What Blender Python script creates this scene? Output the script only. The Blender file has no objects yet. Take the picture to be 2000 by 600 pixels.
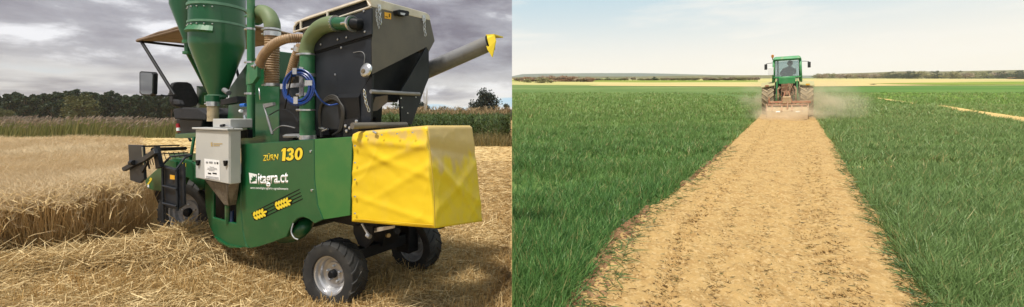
import bpy, bmesh, math, random
import numpy as np
from mathutils import Vector, Matrix
from mathutils.geometry import tessellate_polygon

random.seed(7); rng = np.random.default_rng(7)
SC = bpy.context.scene
COL = SC.collection
RAD = math.radians

# ---------------------------------------------------------------- camera
F, CZ, HY = 800.0, 1.75, 225.0          # focal length in photo pixels, eye height, level line
cam = bpy.data.cameras.new('camera'); camo = bpy.data.objects.new('camera', cam); COL.objects.link(camo)
camo.location = (0, 0, CZ); camo.rotation_euler = (RAD(90), 0, 0)
cam.sensor_width = 36; cam.lens = 36 * F / 2000
cam.shift_y = -(300 - HY) / 2000
cam.clip_start = 0.05; cam.clip_end = 5000
SC.camera = camo

# ---------------------------------------------------------------- sun, sky, exposure
SUN_TO = Vector((-0.26, -0.34, 0.88)).normalized()      # towards the sun
sun = bpy.data.lights.new('sun', 'SUN'); suno = bpy.data.objects.new('sun', sun); COL.objects.link(suno)
sun.energy = 3.3; sun.angle = RAD(8.0); sun.color = (1, 0.95, 0.86)
suno.rotation_euler = SUN_TO.to_track_quat('Z', 'Y').to_euler()
suno.location = (-20, -15, 40)

W = bpy.data.worlds.new('World'); SC.world = W; W.use_nodes = True
wt = W.node_tree; wt.nodes.clear()
def wn(t, **k):
    n = wt.nodes.new(t)
    for a, b in k.items(): setattr(n, a, b)
    return n
def wmath(op, a, b=None, c=None, clamp=False):
    n = wn('ShaderNodeMath', operation=op); n.use_clamp = clamp
    for i, q in enumerate((a, b, c)):
        if q is None: continue
        if isinstance(q, (int, float)): n.inputs[i].default_value = q
        else: wt.links.new(q, n.inputs[i])
    return n.outputs[0]
def wmix(f, a, b):
    n = wn('ShaderNodeMix', data_type='RGBA')
    for s, q in ((n.inputs[0], f), (n.inputs[6], a), (n.inputs[7], b)):
        if isinstance(q, (int, float)): s.default_value = q
        elif isinstance(q, tuple): s.default_value = (*q, 1)
        else: wt.links.new(q, s)
    return n.outputs[2]
def wmap(x, a, b, c=0.0, d=1.0):
    n = wn('ShaderNodeMapRange'); n.interpolation_type = 'SMOOTHSTEP'
    wt.links.new(x, n.inputs[0])
    for i, q in enumerate((a, b, c, d)): n.inputs[i + 1].default_value = q
    return n.outputs[0]
sky = wn('ShaderNodeTexSky', sky_type='NISHITA'); sky.sun_disc = False
sky.sun_elevation = math.asin(SUN_TO.z); sky.sun_rotation = math.atan2(SUN_TO.x, SUN_TO.y) % (2 * math.pi)
sky.air_density = 1.0; sky.dust_density = 2.0
tc = wn('ShaderNodeTexCoord'); sep = wn('ShaderNodeSeparateXYZ'); wt.links.new(tc.outputs['Generated'], sep.inputs[0])
dx, dy, dz = sep.outputs
nishita = wn('ShaderNodeVectorMath', operation='SCALE'); wt.links.new(sky.outputs[0], nishita.inputs[0]); nishita.inputs[3].default_value = 0.10
up = wmath('ADD', wmath('MAXIMUM', dz, 0.0), 0.17)
comb = wn('ShaderNodeCombineXYZ')
wt.links.new(wmath('DIVIDE', dx, up), comb.inputs[0]); wt.links.new(wmath('DIVIDE', dy, up), comb.inputs[1])
def wnoise(vec, scale, detail=8, rough=0.55, dist=0.0, sx=1, sy=1, off=(0, 0, 0)):
    m = wn('ShaderNodeMapping'); wt.links.new(vec, m.inputs[0]); m.inputs[1].default_value = off; m.inputs[3].default_value = (sx, sy, 1)
    n = wn('ShaderNodeTexNoise'); wt.links.new(m.outputs[0], n.inputs[0])
    n.inputs['Scale'].default_value = scale; n.inputs['Detail'].default_value = detail
    n.inputs['Roughness'].default_value = rough; n.inputs['Distortion'].default_value = dist
    return n.outputs[0]
# the overcast half of the sky (everything west of the field boundary)
vec = tc.outputs['Generated']
def w3(scale, z, detail=8, rough=0.55, dist=0.0, off=(0, 0, 0)):
    m = wn('ShaderNodeMapping'); wt.links.new(vec, m.inputs[0]); m.inputs[1].default_value = off; m.inputs[3].default_value = (1, 1, z)
    n = wn('ShaderNodeTexNoise'); wt.links.new(m.outputs[0], n.inputs[0])
    n.inputs['Scale'].default_value = scale; n.inputs['Detail'].default_value = detail
    n.inputs['Roughness'].default_value = rough; n.inputs['Distortion'].default_value = dist
    return n.outputs[0]
n1 = w3(2.6, 3.8, 8, 0.56, 0.2, (3.1, 1.7, 0.4))
n2 = w3(8.0, 2.6, 7, 0.58, 0.35, (9.1, 4.2, 0))
nn = wmath('ADD', wmath('MULTIPLY', n1, 0.66), wmath('MULTIPLY', n2, 0.34))
ramp = wn('ShaderNodeValToRGB'); wt.links.new(nn, ramp.inputs[0])
els = ramp.color_ramp.elements
els[0].position = 0.40; els[0].color = (0.145, 0.130, 0.160, 1)
els[1].position = 0.59; els[1].color = (0.64, 0.64, 0.665, 1)
e = els.new(0.465); e.color = (0.225, 0.215, 0.245, 1)
e = els.new(0.53); e.color = (0.31, 0.305, 0.335, 1)
n3 = w3(4.0, 7.0, 5, 0.5, 0.2, (1.3, 7.7, 0))
horizon = wmath('MULTIPLY', wmap(dz, 0.13, 0.03), wmap(n3, 0.34, 0.56))
bright = wmix(wmath('MULTIPLY', horizon, 0.9), ramp.outputs[0], (0.64, 0.63, 0.60))
gap = wmath('MULTIPLY', wmap(dz, 0.085, 0.035), wmap(n3, 0.52, 0.62))
over = wmix(wmath('MULTIPLY', gap, 0.85), bright, (0.34, 0.53, 0.66))
over = wmix(0.93, nishita.outputs[0], over)
# the clear, hazy half
h1 = wmap(dz, 0.09, 0.30)
clear = wmix(h1, (0.74, 0.685, 0.595), (0.41, 0.53, 0.575))
n4 = w3(2.6, 6.5, 7, 0.6, 0.3, (5.2, 0.4, 0))
clear = wmix(wmath('MULTIPLY', wmap(n4, 0.44, 0.64), 0.6), clear, (0.74, 0.70, 0.625))
clear = wmix(0.85, nishita.outputs[0], clear)
side = wmath('GREATER_THAN', dx, 0.0)
skyc = wmix(side, over, clear)
bg = wn('ShaderNodeBackground'); wt.links.new(skyc, bg.inputs[0]); bg.inputs[1].default_value = 1.0
wo = wn('ShaderNodeOutputWorld'); wt.links.new(bg.outputs[0], wo.inputs[0])

SC.view_settings.view_transform = 'Standard'; SC.view_settings.look = 'None'
SC.view_settings.exposure = 0.55; SC.view_settings.gamma = 1.0
SC.render.engine = 'CYCLES'
SC.cycles.max_bounces = 6; SC.cycles.diffuse_bounces = 3; SC.cycles.glossy_bounces = 3
SC.cycles.transmission_bounces = 4; SC.cycles.transparent_max_bounces = 12; SC.cycles.volume_bounces = 2
SC.cycles.use_denoising = True
SC.cycles.volume_step_rate = 1.0

# ---------------------------------------------------------------- helpers: pixels to places
SLOPE = 75.0 / F                                     # the wheat field climbs gently away from the camera
def hr(x, y): return SLOPE * y
def at(px, py, Y): return Vector(((px - 1000) * Y / F, Y, CZ - (py - HY) * Y / F))
def gl(px, py):                                      # a point of the level stubble field
    Y = CZ * F / (py - HY); return ((px - 1000) * Y / F, Y)
def gr(px, py):                                      # a point of the sloping wheat field
    Y = CZ * F / (py - 150.0); return ((px - 1000) * Y / F, Y)

# ---------------------------------------------------------------- helpers: tags, materials, meshes
def tag(o, label=None, cat=None, group=None, kind=None):
    if label: o['label'] = label
    if cat: o['category'] = cat
    if group: o['group'] = group
    if kind: o['kind'] = kind
    return o
def empty(name, loc=(0, 0, 0), parent=None, rz=0):
    o = bpy.data.objects.new(name, None); COL.objects.link(o); o.location = loc; o.rotation_euler = (0, 0, rz)
    o.empty_display_size = 0.1
    if parent: o.parent = parent
    return o
def link(name, me, m=None, parent=None, smooth=False, bevel=0):
    o = bpy.data.objects.new(name, me); COL.objects.link(o)
    if m: me.materials.append(m)
    if smooth: me.polygons.foreach_set('use_smooth', [True] * len(me.polygons))
    if parent: o.parent = parent
    if bevel:
        b = o.modifiers.new('bevel', 'BEVEL'); b.width = bevel; b.segments = 2; b.limit_method = 'ANGLE'; b.angle_limit = RAD(40)
    return o
def copy_tree(o, parent=None):
    c = o.copy(); COL.objects.link(c); c.parent = parent
    for ch in list(o.children): copy_tree(ch, c)
    return c

MATS = {}
def mat(name, c1, c2=None, rough=0.6, metal=0.0, scale=4.0, lo=0.4, hi=0.65, bump=0.0, bscale=60, c3=None, scale3=14.0, lo3=0.55, hi3=0.7, spec=0.5, transl=0.0, attr=False, coat=0, detail=6, sx=(1, 1, 1)):
    m = bpy.data.materials.new(name); m.use_nodes = True; t = m.node_tree; nd = t.nodes; p = nd['Principled BSDF']
    p.inputs['Roughness'].default_value = rough; p.inputs['Metallic'].default_value = metal
    p.inputs['Specular IOR Level'].default_value = spec; p.inputs['Coat Weight'].default_value = coat
    tcn = nd.new('ShaderNodeTexCoord'); mp = nd.new('ShaderNodeMapping'); mp.inputs[3].default_value = sx
    t.links.new(tcn.outputs['Object'], mp.inputs[0])
    def noise(s, d=detail):
        n = nd.new('ShaderNodeTexNoise'); n.inputs['Scale'].default_value = s; n.inputs['Detail'].default_value = d; n.inputs['Roughness'].default_value = 0.6
        t.links.new(mp.outputs[0], n.inputs[0]); return n.outputs[0]
    def rng_(s, a, b):
        r = nd.new('ShaderNodeMapRange'); r.interpolation_type = 'SMOOTHSTEP'; t.links.new(s, r.inputs[0]); r.inputs[1].default_value = a; r.inputs[2].default_value = b
        return r.outputs[0]
    def mix(f, a, b):
        n = nd.new('ShaderNodeMix'); n.data_type = 'RGBA'; t.links.new(f, n.inputs[0])
        for s, q in ((n.inputs[6], a), (n.inputs[7], b)):
            if isinstance(q, tuple): s.default_value = (*q, 1)
            else: t.links.new(q, s)
        return n.outputs[2]
    col = None
    if attr:
        at_ = nd.new('ShaderNodeAttribute'); at_.attribute_name = 'Col'; col = at_.outputs['Color']
    else:
        p.inputs['Base Color'].default_value = (*c1, 1)
        if c2: col = mix(rng_(noise(scale), lo, hi), c1, c2)
        if c3: col = mix(rng_(noise(scale3), lo3, hi3), col, c3)
    if col is not None: t.links.new(col, p.inputs['Base Color'])
    if bump:
        b = nd.new('ShaderNodeBump'); b.inputs['Strength'].default_value = bump; b.inputs['Distance'].default_value = 0.02
        t.links.new(noise(bscale, 4), b.inputs['Height']); t.links.new(b.outputs[0], p.inputs['Normal'])
    if transl:
        tr = nd.new('ShaderNodeBsdfTranslucent'); ms = nd.new('ShaderNodeMixShader'); ms.inputs[0].default_value = transl
        if col is not None: t.links.new(col, tr.inputs[0])
        else: tr.inputs[0].default_value = (*c1, 1)
        t.links.new(p.outputs[0], ms.inputs[1]); t.links.new(tr.outputs[0], ms.inputs[2]); t.links.new(ms.outputs[0], nd['Material Output'].inputs[0])
    MATS[name] = m
    return m

def np_mesh(name, V, Q, col=None, tri=False):
    me = bpy.data.meshes.new(name); k = 3 if tri else 4
    V = np.asarray(V, np.float32).reshape(-1, 3); Q = np.asarray(Q, np.int32).reshape(-1, k)
    me.vertices.add(len(V)); me.vertices.foreach_set('co', V.ravel())
    me.loops.add(Q.size); me.loops.foreach_set('vertex_index', Q.ravel())
    me.polygons.add(len(Q)); me.polygons.foreach_set('loop_start', np.arange(0, Q.size, k, dtype=np.int32))
    if col is not None:
        a = me.attributes.new('Col', 'FLOAT_COLOR', 'POINT'); c = np.ones((len(V), 4), np.float32); c[:, :3] = col
        a.data.foreach_set('color', c.ravel())
    me.update(calc_edges=True); me.validate()
    return me

def unit(a): return a / np.maximum(np.linalg.norm(a, axis=-1, keepdims=True), 1e-9)
def ribbons(base, d, L, w, sag, side=None, segs=2, taper=0.15, mid=0.85):
    """blades: base (N,3), direction d (N,3), length L (N), width w (N), sag (N,3) bend vector applied with t^2"""
    N = len(base); d = unit(d)
    if side is None:
        r = rng.normal(size=(N, 3)); side = unit(np.cross(d, r))
    t = np.linspace(0, 1, segs + 1)
    P = base[:, None, :] + d[:, None, :] * (L[:, None] * t)[..., None] + sag[:, None, :] * (t ** 2)[None, :, None]
    wt_ = np.interp(t, [0, 0.5, 1], [mid, 1.0, taper])
    off = side[:, None, :] * (w[:, None] * wt_[None, :] * 0.5)[..., None]
    V = np.stack([P - off, P + off], axis=2).reshape(-1, 3)
    n = (segs + 1) * 2
    q = np.array([[2 * k, 2 * k + 1, 2 * k + 3, 2 * k + 2] for k in range(segs)])
    Q = (np.arange(N)[:, None, None] * n + q[None]).reshape(-1, 4)
    return V, Q, n, P
def joinm(parts):
    V = []; Q = []; C = []; o = 0
    for v, q, c in parts:
        V.append(v); Q.append(q + o); C.append(c); o += len(v)
    return np.concatenate(V), np.concatenate(Q), np.concatenate(C)

def vnoise(x, y, s, seed=0):
    x = np.asarray(x, float) * s; y = np.asarray(y, float) * s
    xi = np.floor(x).astype(np.int64); yi = np.floor(y).astype(np.int64); fx = x - xi; fy = y - yi
    fx = fx * fx * (3 - 2 * fx); fy = fy * fy * (3 - 2 * fy)
    def h(a, b):
        n = (a * 374761393 + b * 668265263 + seed * 1442695041) & 0xFFFFFFFF
        n = ((n ^ (n >> 13)) * 1274126177) & 0xFFFFFFFF
        return ((n ^ (n >> 16)) & 0xFFFF) / 65535.0
    return (h(xi, yi) * (1 - fx) + h(xi + 1, yi) * fx) * (1 - fy) + (h(xi, yi + 1) * (1 - fx) + h(xi + 1, yi + 1) * fx) * fy
def fbm(x, y, s, o=4, seed=0):
    r = 0; a = 0.5; tot = 0
    for k in range(o):
        r = r + a * vnoise(x, y, s * 2 ** k, seed + k * 17); tot += a; a *= 0.5
    return r / tot
def inside(px, py, poly):
    c = np.zeros(len(px), bool); j = len(poly) - 1
    for i in range(len(poly)):
        xi, yi = poly[i]; xj, yj = poly[j]
        c ^= ((yi > py) != (yj > py)) & (px < (xj - xi) * (py - yi) / (yj - yi + 1e-12) + xi)
        j = i
    return c

class MB:
    def __init__(s): s.v = []; s.f = []
    def add(s, vs, fs):
        o = len(s.v); s.v += [tuple(p) for p in vs]; s.f += [tuple(i + o for i in f) for f in fs]; return s
    def box(s, x0, x1, y0, y1, z0, z1, M=None):
        vs = [Vector((x, y, z)) for z in (z0, z1) for y in (y0, y1) for x in (x0, x1)]
        if M: vs = [M @ p for p in vs]
        return s.add(vs, [(0, 2, 3, 1), (4, 5, 7, 6), (0, 1, 5, 4), (2, 6, 7, 3), (0, 4, 6, 2), (1, 3, 7, 5)])
    def hexa(s, b, t):                                # bottom quad, top quad
        return s.add(list(b) + list(t), [(3, 2, 1, 0), (4, 5, 6, 7)] + [(i, (i + 1) % 4, 4 + (i + 1) % 4, 4 + i) for i in range(4)])
    def prism(s, pts, off, holes=()):
        off = Vector(off); loops = [list(map(Vector, pts))] + [list(map(Vector, h)) for h in holes]
        allp = [p for l in loops for p in l]; n = len(allp)
        tri = tessellate_polygon(loops); vs = allp + [p + off for p in allp]; fs = []
        for t in tri: fs.append(tuple(t)); fs.append(tuple(i + n for i in reversed(t)))
        o = 0
        for l in loops:
            m = len(l)
            for i in range(m): fs.append((o + i, o + (i + 1) % m, n + o + (i + 1) % m, n + o + i))
            o += m
        return s.add(vs, fs)
    def tube(s, pts, r, n=12, cap=True, closed=False):
        pts = [Vector(p) for p in pts]; m = len(pts); rr = r if isinstance(r, (list, tuple)) else [r] * m
        T = []
        for i in range(m):
            a = pts[(i - 1) % m] if (closed or i) else pts[0]; b = pts[(i + 1) % m] if (closed or i < m - 1) else pts[-1]
            T.append((b - a).normalized())
        ref = Vector((0, 0, 1)) if abs(T[0].z) < 0.9 else Vector((1, 0, 0))
        N = T[0].cross(ref).normalized(); rings = []
        for i in range(m):
            N = (N - T[i] * N.dot(T[i])).normalized(); B = T[i].cross(N)
            rings.append([pts[i] + (N * math.cos(2 * math.pi * k / n) + B * math.sin(2 * math.pi * k / n)) * rr[i] for k in range(n)])
        fs = []
        for i in range(m if closed else m - 1):
            j = (i + 1) % m
            for k in range(n): fs.append((i * n + k, i * n + (k + 1) % n, j * n + (k + 1) % n, j * n + k))
        if cap and not closed: fs += [tuple(range(n))[::-1], tuple((m - 1) * n + k for k in range(n))]
        return s.add([p for g in rings for p in g], fs)
    def lathe(s, c, prof, n=32, M=None, cap=True):    # prof: [(r, h)] about the local Z axis
        c = Vector(c); vs = []; m = len(prof)
        for r, h in prof:
            for k in range(n):
                p = Vector((r * math.cos(2 * math.pi * k / n), r * math.sin(2 * math.pi * k / n), h))
                vs.append(c + (M @ p if M else p))
        fs = []
        for i in range(m - 1):
            for k in range(n): fs.append((i * n + k, i * n + (k + 1) % n, (i + 1) * n + (k + 1) % n, (i + 1) * n + k))
        if cap: fs += [tuple(range(n))[::-1], tuple((m - 1) * n + k for k in range(n))]
        return s.add(vs, fs)
    def build(s, name, m, parent=None, smooth=False, bevel=0, angle=None):
        me = bpy.data.meshes.new(name); me.from_pydata(s.v, [], s.f); me.update()
        b = bmesh.new(); b.from_mesh(me); bmesh.ops.recalc_face_normals(b, faces=b.faces)
        if smooth:
            for e_ in b.edges:
                e_.smooth = not (len(e_.link_faces) == 2 and e_.calc_face_angle(0) > RAD(angle or 38))
        b.to_mesh(me); b.free()
        return link(name, me, m, parent, smooth, bevel)

def spline(pts, n=10):
    P = [Vector(p) for p in pts]; out = []
    for i in range(len(P) - 1):
        p0 = P[max(i - 1, 0)]; p1 = P[i]; p2 = P[i + 1]; p3 = P[min(i + 2, len(P) - 1)]
        for k in range(n):
            t = k / n
            out.append(0.5 * ((2 * p1) + (p2 - p0) * t + (2 * p0 - 5 * p1 + 4 * p2 - p3) * t * t + (3 * p1 - p0 - 3 * p2 + p3) * t ** 3))
    out.append(P[-1]); return out

# ---------------------------------------------------------------- ground, left: level stubble field
soil_straw = mat('straw_litter', (0.47, 0.33, 0.15), (0.32, 0.215, 0.095), rough=0.95, scale=9, c3=(0.60, 0.44, 0.21), scale3=40, lo3=0.5, hi3=0.62, bump=0.8, bscale=50, spec=0.1)
far_stubble = mat('far_stubble', (0.62, 0.46, 0.22), (0.50, 0.36, 0.16), rough=0.95, scale=0.8, c3=(0.66, 0.52, 0.28), scale3=5, spec=0.1)
RIDGE = [gl(-260, 585), gl(0, 545), gl(120, 533), gl(250, 520), gl(390, 510), gl(440, 502)]
RH = [.08, .08, .11, .17, .29, .20]
def hl(x, y):
    """height of the straw lying on the stubble"""
    x = np.asarray(x, float); y = np.asarray(y, float)
    best = np.full(x.shape, 9.0); hh_ = np.zeros(x.shape)
    for (x0, y0), (x1, y1), h0, h1 in zip(RIDGE[:-1], RIDGE[1:], RH[:-1], RH[1:]):
        vx, vy = x1 - x0, y1 - y0; t = np.clip(((x - x0) * vx + (y - y0) * vy) / (vx * vx + vy * vy), 0, 1)
        d_ = np.hypot(x - x0 - t * vx, y - y0 - t * vy); hh_ = np.where(d_ < best, h0 + (h1 - h0) * t, hh_); best = np.minimum(best, d_)
    ridge = np.exp(-(best / 0.38) ** 2) * hh_ * (0.55 + 0.9 * fbm(x, y, 1.3, 3, 5))
    near = np.clip((9 - y) / 4, 0, 1)
    return ridge + near * (0.10 * fbm(x, y, 1.1, 4, 3) - 0.03)
ys = np.concatenate([np.linspace(-6, 2.8, 8), np.linspace(3, 9, 130), np.geomspace(9.1, 420, 60)])
xs = np.concatenate([-np.geomspace(600, 9.2, 30), np.linspace(-9, 0, 170)])
X, Y = np.meshgrid(xs, ys); Zg = hl(X, Y)
nx, ny = len(xs), len(ys)
idx = np.arange(nx * ny).reshape(ny, nx)
Q = np.stack([idx[:-1, :-1], idx[:-1, 1:], idx[1:, 1:], idx[1:, :-1]], -1).reshape(-1, 4)
g = link('stubble_ground', np_mesh('stubble_ground', np.stack([X, Y, Zg], -1), Q), soil_straw, smooth=True); tag(g, kind='structure')
# paler cut field behind the standing barley
xs2 = [(-140, 13.2), (-9.0, 13.2), (-3, 15.0), (-0.01, 15.5), (-0.01, 33), (-60, 40), (-140, 40)]
g = MB().add([(x, y, 0.012) for x, y in xs2], [tuple(range(len(xs2)))]).build('cut_field', far_stubble); tag(g, kind='structure')
# ---------------------------------------------------------------- ground, right: wheat field on a gentle rise
wheat_soil = mat('wheat_field_soil', (0.10, 0.165, 0.045), (0.135, 0.20, 0.058), rough=0.95, scale=0.35, c3=(0.18, 0.235, 0.075), scale3=0.08, lo3=0.45, hi3=0.7, spec=0.1, sx=(0.35, 1, 1), bump=0.5, bscale=8)
tilled = mat('tilled_soil', (0.46, 0.30, 0.122), (0.37, 0.23, 0.09), rough=0.97, scale=5, c3=(0.53, 0.37, 0.175), scale3=30, lo3=0.48, hi3=0.66, bump=0.9, bscale=45, spec=0.08)
bank_soil = mat('bank_soil', (0.30, 0.20, 0.09), (0.22, 0.14, 0.06), rough=0.95, scale=3, bump=0.5, spec=0.1)
yy = [-6, 0, 3, 6, 12, 25, 50, 100, 200, 420, 640]; xx = [0, 4, 10, 25, 60, 150, 400, 900]
V = [(x, y, hr(x, y)) for y in yy for x in xx]; n = len(xx)
Q = [[j * n + i, j * n + i + 1, (j + 1) * n + i + 1, (j + 1) * n + i] for j in range(len(yy) - 1) for i in range(n - 1)]
g = link('wheat_field_ground', np_mesh('wheat_field_ground', V, Q), wheat_soil); tag(g, kind='structure')
# the earth bank where the rise meets the level stubble field
b = MB()
for y0, y1 in zip(yy[1:-1], yy[2:]):
    b.add([(0, y0, -0.3), (0, y1, -0.3), (0, y1, hr(0, y1)), (0, y0, hr(0, y0)), (0.25, y0, -0.3), (0.25, y1, -0.3), (0.25, y1, hr(0, y1) - .01), (0.25, y0, hr(0, y0) - .01)],
          [(0, 3, 2, 1), (4, 5, 6, 7), (0, 1, 5, 4)])
g = b.build('field_bank', bank_soil); tag(g, kind='structure')
# tilled strip
DIR = np.array([0.675, 1.0]); DIRU = DIR / np.linalg.norm(DIR); PERP = np.array([DIRU[1], -DIRU[0]])
EY = np.array([1.0, 3.146, 3.41, 3.73, 4.375, 5.28, 6.51, 9.03, 16.47, 30.0]); EL = np.array([-.6, .58, .70, .85, 1.10, 1.80, 2.80, 4.62, 9.88, 19.0])
RY = np.array([1.0, 3.146, 3.41, 4.0, 4.44, 5.83, 9.03, 16.47, 30.0]); ER = np.array([1.7, 3.14, 3.33, 3.74, 4.0, 4.95, 7.17, 12.2, 21.3])
def strip_edges(y):
    w = np.clip((9 - y) / 4, .25, 1)
    return (np.interp(y, EY, EL) + w * (0.11 * (fbm(y * 0 + 3, y, 3.2, 3, 9) - .5) * 2 + .05 * (fbm(y * 0 + 8, y, 0.9, 2, 19) - .5) * 2),
            np.interp(y, RY, ER) + w * (0.11 * (fbm(y * 0 + 5, y, 3.2, 3, 11) - .5) * 2 + .05 * (fbm(y * 0 + 1, y, 0.9, 2, 29) - .5) * 2))
ys = np.concatenate([np.linspace(2.2, 7, 330), np.linspace(7.02, 20, 260)]); m = 150
t = np.linspace(-0.05, 1.05, m); e0, e1 = strip_edges(ys)
X = np.maximum(e0[:, None] + (e1 - e0)[:, None] * t[None], 0.0); Y = np.repeat(ys[:, None], m, 1)
rel = 0.075 * (fbm(X, Y, 7, 4, 21) - 0.5) - 0.035 * np.exp(-((t[None] - .24) / .045) ** 2) * (.5 + .5 * np.sin(Y * 40 + X * 12)) - 0.035 * np.exp(-((t[None] - .76) / .045) ** 2) * (.5 + .5 * np.sin(Y * 40 - X * 12)) + 0.03 * np.abs(fbm(X, Y, 14, 3, 23) - .5) + 0.05 * (fbm(X, Y, 1.6, 3, 31) - 0.5) + 0.02 * np.maximum(0, fbm(X, Y, 22, 2, 41) - 0.55) * 2
rel += 0.012 * np.sin(2 * math.pi * (t[None] * 7)) * (fbm(X, Y, 1.5, 2, 51))
edge = np.clip(np.minimum(t, 1 - t) / 0.06 + 0.8, 0, 1)
Zs = hr(X, Y) + 0.075 + rel * edge - (1 - edge) * 0.09
idx = np.arange(X.size).reshape(X.shape)
Q = np.stack([idx[:-1, :-1], idx[:-1, 1:], idx[1:, 1:], idx[1:, :-1]], -1).reshape(-1, 4)
g = link('tilled_strip', np_mesh('tilled_strip', np.stack([X, Y, Zs], -1), Q), tilled, smooth=True); tag(g, kind='structure')
def strip_z(x, y):
    return hr(x, y) + 0.075 + 0.075 * (fbm(x, y, 7, 4, 21) - 0.5) + 0.05 * (fbm(x, y, 1.6, 3, 31) - 0.5)

# far patches of field, each its own sheet
def patch(name, pix, m, lift):
    P = [gr(a, b_) for a, b_ in pix]
    g = MB().add([(max(x, 0.0), y, hr(x, y) + lift) for x, y in P], [tuple(range(len(P)))]).build(name, m); tag(g, kind='structure'); return g
fy1 = mat('dry_field', (0.56, 0.43, 0.20), (0.46, 0.38, 0.17), rough=1, scale=0.02, spec=0, sx=(1, 3, 1))
fy2 = mat('pale_field', (0.52, 0.44, 0.20), (0.36, 0.36, 0.13), rough=1, scale=0.03, spec=0, sx=(1, 3, 1))
fg1 = mat('far_green_field', (0.24, 0.28, 0.06), (0.17, 0.24, 0.05), rough=1, scale=0.04, spec=0, sx=(1, 3, 1))
fg2 = mat('blue_green_field', (0.09, 0.18, 0.05), (0.13, 0.21, 0.06), rough=1, scale=0.05, spec=0, sx=(1, 3, 1))
fg3 = mat('light_green_field', (0.16, 0.25, 0.04), (0.12, 0.21, 0.035), rough=1, scale=0.12, c3=(0.21, 0.27, 0.06), scale3=0.4, spec=0.05, sx=(.6, 1, 1))
path = mat('sandy_path', (0.60, 0.42, 0.17), (0.48, 0.34, 0.14), rough=1, scale=0.6, spec=0.05)
patch('dry_field', [(1000, 166), (1180, 167.5), (1480, 169), (1620, 168), (1990, 167), (2300, 163), (2500, 155.5), (1700, 153.5), (1000, 154)], fy2, 0.03)
patch('stubble_strip', [(1150, 168), (1500, 170), (1500, 164), (1180, 164)], fy1, 0.05)
patch('stubble_strip', [(1560, 170), (1690, 168.5), (1830, 167.2), (1700, 164.0), (1900, 158.5), (2100, 156.5), (2100, 154.5), (1560, 157.5)], fy1, 0.05)
patch('meadow', [(1690, 164.2), (1860, 166.6), (2100, 165), (2100, 159), (1900, 161)], fg1, 0.08)
patch('meadow', [(1000, 159), (1300, 161), (1480, 160), (1480, 157.5), (1000, 157)], fg1, 0.06)
patch('far_wheat_field', [(1600, 180), (1760, 181.5), (2200, 190), (2200, 172), (1990, 168), (1830, 168), (1610, 171.5)], fg2, 0.02)
patch('young_wheat_field', [(1620, 199), (1700, 192), (1760, 199), (1830, 208), (2200, 259), (2200, 184), (1750, 181), (1610, 184)], fg3, 0.03)
PATH = [[(1713, 192), (1716, 194), (1750, 200), (1788, 205), (1788, 203), (1752, 197.5)], [(1828, 207), (1838, 212), (1900, 224), (2000, 241), (2120, 265), (2120, 254), (2000, 231), (1900, 217), (1850, 208.5)]]
for p in PATH: patch('sandy_path', p, path, 0.05)
tx = np.linspace(6.34, 16, 24)
b = MB(); tv = []
for x in tx: tv += [(x, 7.75 + .08 * (x - 6) - .13, hr(x, 7.75 + .08 * (x - 6) - .13) + .012), (x, 7.75 + .08 * (x - 6) + .13, hr(x, 7.75 + .08 * (x - 6) + .13) + .012)]
b.add(tv, [(2 * k, 2 * k + 1, 2 * k + 3, 2 * k + 2) for k in range(len(tx) - 1)]); tag(b.build('wheel_track', tilled), kind='structure')
PATHW = [[gr(a, b_) for a, b_ in p] for p in PATH]

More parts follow.
